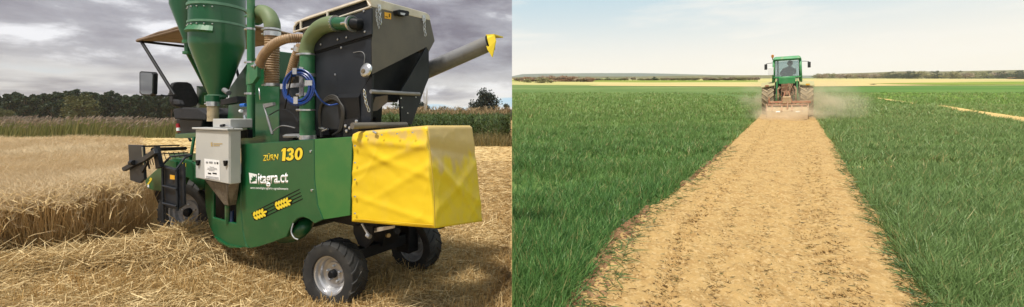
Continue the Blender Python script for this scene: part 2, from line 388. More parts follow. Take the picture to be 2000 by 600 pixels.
# ---------------------------------------------------------------- wheat
def scatter(n, y0, y1, power=2.2, xm=1.32, xlo=0.0):
    """points in the fan the camera sees, denser close by"""
    u_ = rng.random(n); y = (y0 ** (1 - power) + u_ * (y1 ** (1 - power) - y0 ** (1 - power))) ** (1 / (1 - power))
    x = xlo + rng.random(n) * (xm * y + 0.6 - xlo); return x, y
def wheat(nt, per, y0, y1, power, hmul, wmul, segs, spread):
    x, y = scatter(nt, y0, y1, power)
    e0, e1 = strip_edges(y)
    ok = ((x < e0 - 0.03 - .09 * rng.random(nt) ** 3) | (x > e1 + 0.03 + .09 * rng.random(nt) ** 3)) & (x > 0)
    for p in PATHW: ok &= ~inside(x, y, p)
    # thin and thick growth, drill rows along the strip
    q_ = (x * PERP[0] + y * PERP[1]); rowk = np.abs((q_ / 0.15) % 1 - .5) * 2
    dens = fbm(x, y, 1.1, 3, 61) * 0.5 + fbm(x * 0.2, y, 1.5, 2, 71) * 0.5
    ok &= rng.random(nt) < np.clip((dens - 0.20) * 4.5, 0.5, 1) * np.where(y < 12, .45 + .55 * rowk, 1)
    trk = (x > e1) & (np.abs(y - 7.75 - 0.08 * (x - 6)) < 0.22 + 0.10 * (fbm(x, x * 0, 2.0, 2, 5) - .3)); ok &= ~(trk & (rng.random(nt) < 0.90))
    x, y, dens = x[ok], y[ok], dens[ok]; e0, e1 = e0[ok], e1[ok]; nt = len(x)
    near_edge = np.minimum(np.abs(x - e0), np.abs(x - e1))
    th = (0.15 + 0.13 * np.clip((dens - 0.32) * 2.6, 0, 1)) * rng.uniform(0.75, 1.15, nt) * np.clip(0.70 + near_edge * 1.5, 0.70, 1) * hmul
    tcol = rng.random(nt); tl = rng.normal(0, .10, (nt, 2)); tdry = rng.random(nt) < 0.05
    rep = np.repeat(np.arange(nt), per); n = len(rep)
    x = x[rep] + rng.normal(0, spread, n); y = y[rep] + rng.normal(0, spread, n); dens = dens[rep]
    hgt = th[rep] * rng.uniform(0.55, 1.15, n); wd = rng.uniform(0.006, 0.012, n) * wmul
    ang = rng.uniform(0, 2 * math.pi, n); lean = rng.uniform(0.05, 0.38, n)
    wx = 0.06 + 0.18 * (fbm(x, y, 0.7, 2, 81) - 0.5)
    d = np.stack([np.cos(ang) * lean + wx + tl[rep, 0], np.sin(ang) * lean + tl[rep, 1], np.ones(n)], -1)
    sg = rng.uniform(0.02, 0.42, n) * hgt
    sag = np.stack([np.cos(ang) * sg, np.sin(ang) * sg, -0.5 * sg], -1)
    base = np.stack([x, y, hr(x, y) - 0.01], -1)
    Vv, Qq, k, _ = ribbons(base, d, hgt, wd, sag, segs=segs, taper=0.08)
    Vv[:, 0] = np.abs(Vv[:, 0] - .001) + .001
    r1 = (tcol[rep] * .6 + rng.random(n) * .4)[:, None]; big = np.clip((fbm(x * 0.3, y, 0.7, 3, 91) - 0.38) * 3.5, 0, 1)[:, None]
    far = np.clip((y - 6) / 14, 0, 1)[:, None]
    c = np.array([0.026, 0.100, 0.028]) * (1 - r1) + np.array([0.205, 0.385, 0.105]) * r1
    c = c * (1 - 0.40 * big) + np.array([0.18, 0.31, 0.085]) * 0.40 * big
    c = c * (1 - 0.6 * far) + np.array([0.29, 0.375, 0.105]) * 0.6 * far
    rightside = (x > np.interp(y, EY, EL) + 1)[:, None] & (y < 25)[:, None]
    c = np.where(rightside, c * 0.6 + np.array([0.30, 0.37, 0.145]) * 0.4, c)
    old = ((rng.random(n) < 0.06) | (tdry[rep] & (rng.random(n) < .4)))[:, None]; c = np.where(old, np.array([0.40, 0.37, 0.15]), c)
    return Vv, Qq, np.repeat(c, k, 0)
leaf = mat('wheat_leaf', None, rough=0.45, transl=0.28, attr=True, spec=0.35)
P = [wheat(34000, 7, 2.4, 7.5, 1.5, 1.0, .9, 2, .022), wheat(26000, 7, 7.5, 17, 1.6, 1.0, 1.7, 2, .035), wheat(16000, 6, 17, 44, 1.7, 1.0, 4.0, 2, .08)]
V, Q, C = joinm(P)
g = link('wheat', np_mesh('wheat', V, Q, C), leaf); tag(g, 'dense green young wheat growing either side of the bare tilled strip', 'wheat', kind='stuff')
# uprooted leaves and straw bits lying on the tilled strip, and clods
n = 5600; y = scatter(n, 2.6, 15, 1.7)[1]; e0, e1 = strip_edges(y); tt = rng.random(n); x = e0 + (e1 - e0) * tt
x = np.maximum(x, .02); L_ = rng.uniform(0.012, 0.07, n); ang = rng.uniform(0, 6.28, n)
base = np.stack([x, y, strip_z(x, y) + 0.004], -1); d = np.stack([np.cos(ang), np.sin(ang), rng.uniform(-.05, .25, n)], -1)
Vv, Qq, k, _ = ribbons(base, d, L_, rng.uniform(0.003, 0.006, n), np.zeros((n, 3)), segs=2)
c = np.where((rng.random(n) < 0.3)[:, None], np.array([0.08, 0.10, 0.03]), np.array([0.13, 0.085, 0.035])) * rng.uniform(.5, 1.4, (n, 1))
# bent leaves along the ragged edge
n2 = 2300; y = scatter(n2, 2.6, 10, 1.7)[1]; e0, e1 = strip_edges(y); lft = rng.random(n2) < 0.6
x = np.where(lft, e0 + rng.uniform(-.05, .24, n2), e1 - rng.uniform(-.05, .10, n2)); ang = rng.uniform(0, 6.28, n2)
base = np.stack([x, y, strip_z(x, y) + 0.004], -1); d = np.stack([np.cos(ang), np.sin(ang), rng.uniform(0, .7, n2)], -1); L2 = rng.uniform(.06, .22, n2)
V2, Q2, k2, _ = ribbons(base, d, L2, rng.uniform(.004, .009, n2), np.stack([0 * x, 0 * x, -0.5 * L2 * d[:, 2]], -1), segs=3)
c2 = np.array([0.08, 0.14, 0.04]) * rng.uniform(.6, 1.6, (n2, 1)); Vv[:, 0] = np.abs(Vv[:, 0] - .006) + .006; V2[:, 0] = np.abs(V2[:, 0] - .006) + .006
V, Q, C = joinm([(Vv, Qq, np.repeat(c, k, 0)), (V2, Q2, np.repeat(c2, k2, 0))])
g = link('wheat_litter', np_mesh('wheat_litter', V, Q, C), leaf); tag(g, 'torn wheat leaves and straw bits strewn over the tilled strip', 'plant litter', kind='stuff')
def clods(n, edge_only=False):
    y = scatter(n, 2.5, 16, 1.7)[1]; e0, e1 = strip_edges(y)
    x = e0 + (e1 - e0) * rng.random(n)
    if edge_only: x = e0 + np.abs(rng.normal(0, 0.09, n)) - 0.05
    x = np.maximum(x, .03)
    s = rng.uniform(0.004, 0.016, n) * (1.5 if edge_only else 1) * np.where(rng.random(n) < 0.06, 1.8, 1)
    ico = np.array([(0, 0, 1), (.9, 0, .2), (.2, .9, .1), (-.8, .3, .2), (-.3, -.9, .1), (.5, -.7, .3), (0, 0, -.8)])
    tr = np.array([(0, 1, 2), (0, 2, 3), (0, 3, 4), (0, 4, 5), (0, 5, 1), (6, 2, 1), (6, 3, 2), (6, 4, 3), (6, 5, 4), (6, 1, 5)])
    a = rng.uniform(0, 6.28, n); ca, sa = np.cos(a), np.sin(a); S = rng.uniform(.6, 1.3, (n, 7, 3)) * ico[None] * s[:, None, None]
    Vx = S[..., 0] * ca[:, None] - S[..., 1] * sa[:, None] + x[:, None]; Vy = S[..., 0] * sa[:, None] + S[..., 1] * ca[:, None] + y[:, None]
    Vz = S[..., 2] * 0.6 + (strip_z(x, y) - 0.2 * s)[:, None]
    return np.stack([Vx, Vy, Vz], -1).reshape(-1, 3), (np.arange(n)[:, None, None] * 7 + tr[None]).reshape(-1, 3)
v1, q1 = clods(11000); v2, q2 = clods(600, True)
g = link('soil_clods', np_mesh('soil_clods', np.concatenate([v1, v2]), np.concatenate([q1, q2 + len(v1)]), tri=True), tilled); tag(g, 'crumbly ochre soil clods scattered over the tilled strip', 'soil clods', kind='stuff')

edge_soil = mat('shaded_moist_red_soil', (0.20, 0.105, 0.055), (0.30, 0.18, 0.09), rough=.95, scale=9, bump=.6, bscale=40, spec=.1)  # moist red soil; its darkness also stands in for the wheat's edge shadow
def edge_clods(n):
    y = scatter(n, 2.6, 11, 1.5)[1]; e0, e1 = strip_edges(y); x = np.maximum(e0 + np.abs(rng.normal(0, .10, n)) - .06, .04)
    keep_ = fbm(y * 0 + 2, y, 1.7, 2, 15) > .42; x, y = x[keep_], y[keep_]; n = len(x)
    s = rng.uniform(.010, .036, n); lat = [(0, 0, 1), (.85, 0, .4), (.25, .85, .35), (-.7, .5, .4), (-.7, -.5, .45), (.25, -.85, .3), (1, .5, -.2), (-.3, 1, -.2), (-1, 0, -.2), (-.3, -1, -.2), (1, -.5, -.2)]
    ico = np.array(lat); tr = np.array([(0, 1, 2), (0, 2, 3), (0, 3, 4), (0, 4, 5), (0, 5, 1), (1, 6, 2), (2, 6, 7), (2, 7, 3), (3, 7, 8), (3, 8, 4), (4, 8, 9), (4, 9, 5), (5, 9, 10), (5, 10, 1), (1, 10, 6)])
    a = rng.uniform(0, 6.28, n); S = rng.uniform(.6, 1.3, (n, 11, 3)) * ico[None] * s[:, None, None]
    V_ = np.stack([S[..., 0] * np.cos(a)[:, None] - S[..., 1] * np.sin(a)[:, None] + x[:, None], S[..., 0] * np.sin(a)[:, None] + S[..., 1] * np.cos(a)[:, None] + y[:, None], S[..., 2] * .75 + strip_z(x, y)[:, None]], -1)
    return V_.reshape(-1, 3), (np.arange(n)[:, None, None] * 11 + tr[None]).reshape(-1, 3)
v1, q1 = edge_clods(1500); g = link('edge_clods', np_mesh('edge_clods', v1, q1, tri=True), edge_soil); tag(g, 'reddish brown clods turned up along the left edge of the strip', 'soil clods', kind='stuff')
# ---------------------------------------------------------------- barley, straw, stubble (left)
straw_m = mat('straw', None, rough=0.6, transl=0.22, attr=True, spec=0.25)
def straw_col(n, lo=0.75, hi=1.2, a=(0.38, 0.245, 0.095), b=(0.82, 0.65, 0.36)):
    r = rng.random((n, 1)); return (np.array(a) * (1 - r) + np.array(b) * r) * rng.uniform(lo, hi, (n, 1))
def loose(n, y0, y1, power, Lr, wr, tilt, lift, xlo=-1.35, segs=2, keep=None):
    u_ = rng.random(n); y = (y0 ** (1 - power) + u_ * (y1 ** (1 - power) - y0 ** (1 - power))) ** (1 / (1 - power))
    x = (xlo * y - .4) * rng.random(n)
    ok = x < -0.02
    if keep is not None: ok &= keep(x, y)
    x, y = x[ok], y[ok]; n = len(x)
    ang = rng.uniform(0, 6.28, n) ; L_ = rng.uniform(*Lr, n)
    # follow the surface
    e = 0.05; gx = (hl(x + e, y) - hl(x - e, y)) / (2 * e); gy = (hl(x, y + e) - hl(x, y - e)) / (2 * e)
    dzv = np.cos(ang) * gx + np.sin(ang) * gy + rng.normal(0, tilt, n)
    d = np.stack([np.cos(ang), np.sin(ang), dzv], -1)
    base = np.stack([x, y, hl(x, y) + rng.random(n) * lift], -1) - 0.5 * unit(d) * L_[:, None]
    base[:, 2] = np.maximum(base[:, 2], hl(base[:, 0], base[:, 1]) - 0.02)
    sag = np.stack([rng.normal(0, .1, n) * L_, rng.normal(0, .1, n) * L_, -0.10 * L_ * rng.random(n)], -1)
    Vv, Qq, k, Pp = ribbons(base, d, L_, rng.uniform(*wr, n) * np.maximum(1, y / 5), sag, segs=segs, taper=0.6, mid=0.9)
    Vv[:, 0] = -np.abs(Vv[:, 0] + .006) - .006
    return Vv, Qq, np.repeat(straw_col(n), k, 0)
BARLEY = [gl(-500, 600), gl(0, 520), gl(130, 500), gl(235, 474), gl(322, 452), (-5.9, 6.9), (-7.2, 8.0), (-10.2, 11.2), (-15.0, 16.4), (-40, 18), (-40, 6)]
nob = lambda x, y: ~inside(x, y, BARLEY)
def ridge_keep(x, y): return (hl(x, y) > 0.085) & nob(x, y)
P = [loose(52000, 3.0, 8.5, 1.4, (0.10, 0.45), (0.004, 0.009), 0.22, 0.05, keep=nob),
     loose(60000, 3.2, 6.6, 1.2, (0.2, 0.65), (0.0045, 0.010), 0.32, 0.11, keep=ridge_keep, segs=3),
     loose(42000, 8.0, 30, 1.7, (0.15, 0.5), (0.004, 0.008), 0.10, 0.03, keep=nob)]
V, Q, C = joinm(P)
g = link('loose_straw', np_mesh('loose_straw', V, Q, C), straw_m); tag(g, 'loose golden straw lying in a tangled windrow over the stubble', 'straw', kind='stuff')
# upright stubble in drill rows
n = 30000; y = (3.0 ** -0.6 + rng.random(n) * (14 ** -0.6 - 3.0 ** -0.6)) ** (1 / -0.6); x = -1.3 * y * rng.random(n) - .03
row = np.array([0.848, -0.53]); prp = np.array([0.53, 0.848]); s = x * row[0] + y * row[1]; q = x * prp[0] + y * prp[1]
q = np.round(q / 0.13) * 0.13 + rng.normal(0, 0.018, n); x = s * row[0] + q * prp[0]; y = s * row[1] + q * prp[1]
ok = nob(x, y) & (y > 2.8) & (x < -0.03) & (fbm(x, y, 1.2, 2, 33) > 0.40); x, y = x[ok], y[ok]; n = len(x)
h_ = rng.uniform(0.05, 0.15, n); d = np.stack([rng.normal(0.1, .22, n), rng.normal(0, .22, n), np.ones(n)], -1)
Vv, Qq, k, _ = ribbons(np.stack([x, y, hl(x, y) - .03], -1), d, h_ + .03, rng.uniform(.004, .007, n), np.zeros((n, 3)), segs=1, taper=0.9, mid=1)
g = link('stubble', np_mesh('stubble', Vv, Qq, np.repeat(straw_col(n, .8, 1.25, (0.46, 0.29, 0.11), (0.72, 0.52, 0.24)), k, 0)), straw_m); tag(g, 'short cut barley stubble standing in rows on the harvested ground', 'stubble', kind='stuff')
# standing barley
def barley(n, y0, y1, power, wm):
    u_ = rng.random(n); y = (y0 ** (1 - power) + u_ * (y1 ** (1 - power) - y0 ** (1 - power))) ** (1 / (1 - power))
    x = -(0.85 + rng.random(n) * 0.55) * y - rng.random(n) * .5
    ok = inside(x, y, BARLEY); x, y = x[ok], y[ok]; n = len(x)
    hg = (0.70 + 0.19 * fbm(x, y, 0.6, 3, 44)) * rng.uniform(0.86, 1.1, n)
    wx = 0.10 + 0.55 * (fbm(x, y, 0.35, 3, 55) - 0.5); wy = 0.35 * (fbm(x, y, 0.4, 2, 66) - 0.5)
    d = np.stack([rng.normal(0, .10, n) + wx * .5, rng.normal(0, .10, n) + wy * .5, np.ones(n)], -1)
    mess = rng.random(n) < 0.07; d[mess, :2] += rng.normal(0, .45, (mess.sum(), 2))
    fd = np.full(n, 9.0)                                  # stalks by the cut face lean out and tangle
    for (xa, ya), (xb, yb) in zip(BARLEY[0:6], BARLEY[1:7]):
        tq_ = np.clip(((x - xa) * (xb - xa) + (y - ya) * (yb - ya)) / ((xb - xa) ** 2 + (yb - ya) ** 2), 0, 1); fd = np.minimum(fd, np.hypot(x - xa - tq_ * (xb - xa), y - ya - tq_ * (yb - ya)))
    ed = np.clip(1 - fd / .35, 0, 1); lo_ = ed * rng.random(n) ** 1.6 * .75; d[:, 0] += lo_ * .55 + ed * rng.normal(0, .18, n); d[:, 1] -= lo_ * .7
    brk = (ed > .2) & (rng.random(n) < .12); hg = np.where(brk, hg * rng.uniform(.3, .7, n), hg)
    b0 = np.stack([x, y, np.zeros(n)], -1); sag = np.stack([wx * hg * .3, wy * hg * .3, -.02 * hg], -1)
    V1, Q1, k1, Pp = ribbons(b0, d, hg, rng.uniform(.0035, .0055, n) * wm, sag, segs=3, taper=.7, mid=1)
    c1 = straw_col(n, .75, 1.15, (0.48, 0.315, 0.14), (0.70, 0.50, 0.25))
    tip = Pp[:, -1]; nd_ = rng.uniform(.25, 1.1, n); a2 = np.arctan2(wy, wx) + rng.normal(0, .9, n)
    d2 = np.stack([np.cos(a2) * nd_, np.sin(a2) * nd_, np.ones(n) * .75], -1); l2 = rng.uniform(.08, .13, n)
    V2, Q2, k2, P2 = ribbons(tip - unit(d2) * .01, d2, l2, rng.uniform(.008, .012, n) * wm ** .6, np.stack([np.cos(a2) * .03, np.sin(a2) * .03, -.035 * np.ones(n)], -1), segs=2, taper=.5, mid=.7)
    c2 = straw_col(n, .85, 1.15, (0.52, 0.36, 0.16), (0.68, 0.52, 0.27))
    parts = [(V1, Q1, np.repeat(c1, k1, 0)), (V2, Q2, np.repeat(c2, k2, 0))]
    for j in range(6):                                   # awns
        d3 = unit(d2) + rng.normal(0, .33, (n, 3)); l3 = rng.uniform(.10, .17, n)
        V3, Q3, k3, _ = ribbons(P2[:, 1 + (j > 2)] * 1.0, d3, l3, np.full(n, .0024) * wm, np.stack([np.cos(a2) * .02, np.sin(a2) * .02, -.03 * np.ones(n)], -1), segs=1, taper=.3, mid=1)
        parts.append((V3, Q3, np.repeat(straw_col(n, .9, 1.15, (0.60, 0.45, 0.26), (0.76, 0.61, 0.40)), k3, 0)))
    return joinm(parts)
P = [barley(34000, 4.2, 8.0, 1.3, 1.0), barley(28000, 8.0, 18.5, 1.4, 2.0)]
V, Q, C = joinm(P)
g = link('standing_barley', np_mesh('standing_barley', V, Q, C), straw_m); tag(g, 'ripe golden bearded barley standing uncut beside the harvester', 'barley', kind='stuff')

# ---------------------------------------------------------------- reeds, maize, dry weeds (left background)
green_m = mat('maize_leaf', None, rough=0.5, transl=0.25, attr=True, spec=0.3)
n = 15000; x = rng.uniform(-58, -9, n); y = rng.uniform(30.5, 36, n) + 0.04 * (-x - 20); h_ = rng.uniform(.85, 1.5, n) + .15 * np.sin(x * .7)
Vv, Qq, k, Pp = ribbons(np.stack([x, y, 0 * x], -1), np.stack([rng.normal(.1, .12, n), rng.normal(0, .12, n), np.ones(n)], -1), h_, rng.uniform(.02, .05, n), np.stack([.12 * h_, 0 * x, -.03 * h_], -1), segs=2, taper=.5)
r = rng.random((n, 1)); c = np.array([0.13, 0.16, 0.05]) * (1 - r) + np.array([0.26, 0.24, 0.10]) * r
m2 = rng.random(n) < 0.55; tp = Pp[m2, -1]; n2 = len(tp)
V2, Q2, k2, _ = ribbons(tp, np.stack([rng.normal(.35, .2, n2), rng.normal(0, .2, n2), np.ones(n2)], -1), rng.uniform(.15, .3, n2), rng.uniform(.05, .10, n2), np.tile([.1, 0, -.05], (n2, 1)), segs=2, taper=.3)
c2 = np.array([0.30, 0.235, 0.185]) * rng.uniform(.7, 1.2, (n2, 1))
V, Q, C = joinm([(Vv, Qq, np.repeat(c, k, 0)), (V2, Q2, np.repeat(c2, k2, 0))])
g = link('reeds', np_mesh('reeds', V, Q, C), green_m); tag(g, 'band of green reeds with brownish plumes below the dark wood', 'reeds', kind='stuff')

def maize(n):
    x = -rng.random(n) * 17 - .15; y = 24.5 + rng.random(n) ** 1.5 * 26; y = np.round((y - 24.5) / .75) * .75 + 24.5 + rng.normal(0, .06, n)
    hg = rng.uniform(1.75, 2.15, n)
    parts = []; b0 = np.stack([x, y, 0 * x], -1); d = np.stack([rng.normal(0, .05, n), rng.normal(0, .05, n), np.ones(n)], -1)
    V1, Q1, k1, Pp = ribbons(b0, d, hg, np.full(n, .035), np.zeros((n, 3)), segs=2, taper=.5); parts.append((V1, Q1, np.repeat(np.tile([.10, .15, .04], (n, 1)), k1, 0)))
    for j in range(10):
        f = .12 + .078 * j + rng.uniform(-.03, .03, n); a = rng.uniform(0, 6.28, n); Lf = rng.uniform(.5, .8, n)
        bs = b0 + unit(d) * (hg * f)[:, None]; dd = np.stack([np.cos(a) * .75, np.sin(a) * .75, np.ones(n) * .85], -1)
        side = np.stack([-np.sin(a), np.cos(a), 0 * a], -1)
        Vx, Qx, kx, _ = ribbons(bs, dd, Lf, rng.uniform(.06, .10, n), np.stack([np.cos(a) * .12, np.sin(a) * .12, -.55 * Lf], -1), side=side, segs=3, taper=.1)
        r = rng.random((n, 1)); cc = np.array([0.045, 0.085, 0.022]) * (1 - r) + np.array([0.12, 0.165, 0.05]) * r
        if j < 3: cc = cc * .5 + np.array([.26, .22, .09]) * .5
        parts.append((Vx, Qx, np.repeat(cc, kx, 0)))
    for j in range(5):                                    # tassels
        a = rng.uniform(0, 6.28, n)
        Vx, Qx, kx, _ = ribbons(Pp[:, -1], np.stack([np.cos(a) * .35, np.sin(a) * .35, np.ones(n)], -1), rng.uniform(.2, .34, n), np.full(n, .03), np.stack([np.cos(a) * .1, np.sin(a) * .1, -.06 + 0 * a], -1), segs=2, taper=.4)
        parts.append((Vx, Qx, np.repeat(np.array([0.36, 0.25, 0.13]) * rng.uniform(.7, 1.2, (n, 1)), kx, 0)))
    V, Q, C = joinm(parts); V[:, 0] = -np.abs(V[:, 0] + .01) - .01; return V, Q, C
V, Q, C = maize(1500)
g = link('maize', np_mesh('maize', V, Q, C), green_m); tag(g, 'tall green maize with brown tassels behind the yellow cover', 'maize', kind='stuff')
n = 7000; x = -rng.random(n) * 13 - .02; y = rng.uniform(22.6, 24.4, n); h_ = rng.uniform(.25, .8, n)
Vv, Qq, k, _ = ribbons(np.stack([x, y, 0 * x], -1), np.stack([rng.normal(0, .3, n), rng.normal(0, .3, n), np.ones(n)], -1), h_, rng.uniform(.015, .04, n), np.zeros((n, 3)), segs=2)
Vv[:, 0] = -np.abs(Vv[:, 0] + .01) - .01
r = rng.random((n, 1)); c = np.array([0.14, 0.13, 0.05]) * (1 - r) + np.array([0.36, 0.28, 0.13]) * r
g = link('dry_weeds', np_mesh('dry_weeds', Vv, Qq, np.repeat(c, k, 0)), green_m); tag(g, 'dry brownish weeds along the foot of the maize', 'weeds', kind='stuff')

# ---------------------------------------------------------------- trees
bark = mat('bark', (0.10, 0.075, 0.055), (0.16, 0.13, 0.10), rough=0.9, scale=6, spec=0.1)
tree_m = mat('foliage', None, rough=0.55, transl=0.22, attr=True, spec=0.25)
def crown_mesh(name, h, r, n, lo, hi, seed, shape='round', leaf=0.3, base=0.15, clump=26):
    g_ = np.random.default_rng(seed)
    cl = []
    while len(cl) < clump:
        p = g_.uniform(-1, 1, 3)
        if np.linalg.norm(p) > 1: continue
        zz = (p[2] + 1) / 2
        wdt = {'round': 1.0, 'oval': math.sin(math.pi * min(0.98, 0.12 + .8 * zz)) ** .7, 'cone': 1.05 - .8 * zz, 'tall': .55 + .5 * math.sin(math.pi * zz)}[shape]
        cl.append((p[0] * r * wdt * .8, p[1] * r * wdt * .8, h * (base + (1 - base - .06) * zz), g_.uniform(.22, .42) * r, g_.uniform(0, 1)))
    cl = np.array(cl); k = g_.integers(0, clump, n); c = cl[k]
    dirv = unit(g_.normal(size=(n, 3))); rr = c[:, 3] * g_.random(n) ** .45
    P_ = c[:, :3] + dirv * rr[:, None] * np.array([1, 1, .8])
    a = unit(g_.normal(size=(n, 3))); b_ = unit(np.cross(a, g_.normal(size=(n, 3)))); s_ = leaf * g_.uniform(.5, 1.2, n)
    a *= s_[:, None]; b_ *= s_[:, None] * .6
    Vv = np.stack([P_ - a, P_ - b_, P_ + a, P_ + b_], 1).reshape(-1, 3); Qq = np.arange(n * 4).reshape(-1, 4)
    f = (c[:, 4] * .6 + g_.random(n) * .4)[:, None]; col = np.array(lo) * (1 - f) + np.array(hi) * f
    return np_mesh(name, Vv, Qq, np.repeat(col, 4, 0)), cl
def trunk_mesh(name, h, cl, seed, th=0.02):
    g_ = np.random.default_rng(seed); b_ = MB(); top = Vector((g_.normal(0, .02) * h, g_.normal(0, .02) * h, h * .8))
    b_.tube([(0, 0, -.1), (0, 0, h * .1), top * .5, top], [h * th * 1.3, h * th, h * th * .7, h * th * .2], 6)
    for c in cl[::4]:
        z0 = min(max(c[2] * .5, h * .08), h * .7); p0 = Vector((0, 0, z0)) * .5 + top * (z0 / (h * .8)) * .5; p0.z = z0
        b_.tube([p0, (p0 + Vector(c[:3])) / 2 + Vector((0, 0, .04 * h)), c[:3]], [h * th * .5, h * th * .35, h * th * .1], 5)
    me = bpy.data.meshes.new(name); me.from_pydata(b_.v, [], b_.f); me.update(); return me
PROTO = {}
def make_proto(key, **k):
    th = k.pop('th', .02)
    cm, cl = crown_mesh('crown', **k); tm = trunk_mesh('trunk', k['h'], cl, k['seed'], th); cm.materials.append(tree_m); tm.materials.append(bark); PROTO[key] = (cm, tm)
def tree(name, key, loc, s, label, cat='tree', group=None, sz=None, rz=None):
    o = empty(name, loc); o.rotation_euler.z = random.uniform(0, 6.28) if rz is None else rz; o.scale = (s, s, sz or s)
    c = link('crown', PROTO[key][0], None, o); t_ = link('trunk', PROTO[key][1], None, o)
    return tag(o, label, cat, group)
make_proto('wood1', h=1, r=.26, n=2400, lo=(0.014, 0.028, 0.012), hi=(0.036, 0.058, 0.022), seed=1, shape='tall', leaf=.042, base=.04)
make_proto('wood2', h=1, r=.30, n=2400, lo=(0.016, 0.030, 0.014), hi=(0.034, 0.056, 0.020), seed=2, shape='oval', leaf=.044, base=.04)
make_proto('wood3', h=1, r=.24, n=2400, lo=(0.013, 0.024, 0.012), hi=(0.030, 0.050, 0.020), seed=3, shape='cone', leaf=.040, base=.03)
make_proto('willow', h=1, r=.55, n=2600, lo=(0.055, 0.065, 0.020), hi=(0.115, 0.115, 0.04), seed=4, shape='round', leaf=.034, base=.02, clump=34)
make_proto('lone', h=1, r=.50, n=6500, lo=(0.020, 0.032, 0.026), hi=(0.045, 0.06, 0.042), seed=5, shape='tall', leaf=.032, base=.08, clump=70)
make_proto('bush', h=1, r=.75, n=1500, lo=(0.030, 0.045, 0.022), hi=(0.065, 0.085, 0.04), seed=6, shape='round', leaf=.055, base=.0, clump=24)
make_proto('grey', h=1, r=.42, n=900, lo=(0.06, 0.07, 0.045), hi=(0.10, 0.11, 0.07), seed=8, shape='cone', leaf=.04, base=.05)
make_proto('bare', h=1, r=.5, n=1500, lo=(0.34, 0.26, 0.19), hi=(0.50, 0.41, 0.29), seed=9, shape='round', leaf=.06, base=.02, th=.03)  # twig colour paled so that it carries the distance haze
make_proto('gbush', h=1, r=.7, n=1300, lo=(0.22, 0.22, 0.10), hi=(0.38, 0.34, 0.18), seed=10, shape='round', leaf=.055, base=.0)
# dark wood behind the reeds
i = 0
WG = 'trees of the dark wood on the left'
for row_ in range(3):
    px = -40
    while px < 480:
        Yt = 92 + row_ * 9 + random.uniform(-3, 3); top = 181 + 4 * math.sin(px * .03) + random.uniform(-3, 5) - row_ * 1.0 + (6 if px > 250 else 0) * (px - 250) / 100
        p = at(px, top, Yt); hh = p.z + .3
        tree('woodland_tree', random.choice(['wood1', 'wood2', 'wood3']), (p.x, Yt, 0), hh, 'dark green woodland tree in the dense wood behind the reeds', 'tree', WG); i += 1
        px += random.uniform(13, 22) + row_ * 4
p = at(152, 183, 84); tree('willow_tree', 'willow', (p.x, 84, 0), p.z, 'round yellowish green tree in front of the dark wood', 'tree')
p = at(12, 212, 80); tree('willow_tree', 'willow', (p.x, 80, 0), p.z, 'low olive bush before the wood at the left edge', 'bush')
p = at(946, 176, 80); tree('lone_tree', 'lone', (p.x, 80, 0), p.z, 'large dark tree standing alone above the maize', 'tree', sz=p.z)
for px, top, Yt, key, lab in ((988, 200, 74, 'grey', 'small grey green tree right of the large lone tree'), (868, 209, 110, 'bush', 'low round tree on the skyline above the maize'), (897, 211, 112, 'bush', 'tiny tree just left of the large lone tree'),
                          (822, 199, 66, 'lone', 'dark tree behind the black hopper leg, its right side showing'), (770, 202, 70, 'bush', 'round bushy tree seen under the black hopper'), (735, 206, 72, 'bush', 'bushy tree seen under the hopper, left of another'), (806, 205, 72, 'bush', 'shrubby tree close behind the hopper leg')):
    p = at(px, top, Yt); tree('hedge_tree', key, (p.x, Yt, 0), p.z, lab, 'tree')
# bare sapling by the hopper leg
p = at(831, 168, 60); b_ = MB(); rnd = random.Random(3)
for k in range(9):
    a = rnd.uniform(-.28, .28); b_.tube([(0, 0, -.1), (a * 1.0, rnd.uniform(-.2, .2), p.z * .5), (a * 2.6, rnd.uniform(-.3, .3), p.z * rnd.uniform(.75, 1))], [.06, .04, .015], 5)
o = b_.build('bare_sapling', mat('pale_bark', (.42, .40, .36), rough=.9)); o.location = (p.x, 60, 0); tag(o, 'thin bare pale stems rising beside the hopper leg', 'sapling')
hill_m = mat('far_woods', (0.045, 0.055, 0.04), (0.065, 0.075, 0.055), rough=1, scale=.05, spec=0)
def ridge(name, pxs, Yh, m, zlow, thick=60):
    b_ = MB(); top = [at(a, b__, Yh) for a, b__ in pxs]; n_ = len(top)
    b_.add([(p.x, Yh, zlow) for p in top] + [tuple(p) for p in top] + [(p.x * (1 + thick / Yh), Yh + thick, zlow) for p in top],
           [(k, k + 1, n_ + k + 1, n_ + k) for k in range(n_ - 1)] + [(n_ + k, n_ + k + 1, 2 * n_ + k + 1, 2 * n_ + k) for k in range(n_ - 1)])
    o = b_.build(name, m); tag(o, kind='structure'); return o
ridge('far_hill', [(-1200, 216), (400, 216), (700, 215), (760, 213), (830, 214), (900, 215.5), (960, 215), (1000, 214)], 260, hill_m, 0, 40)
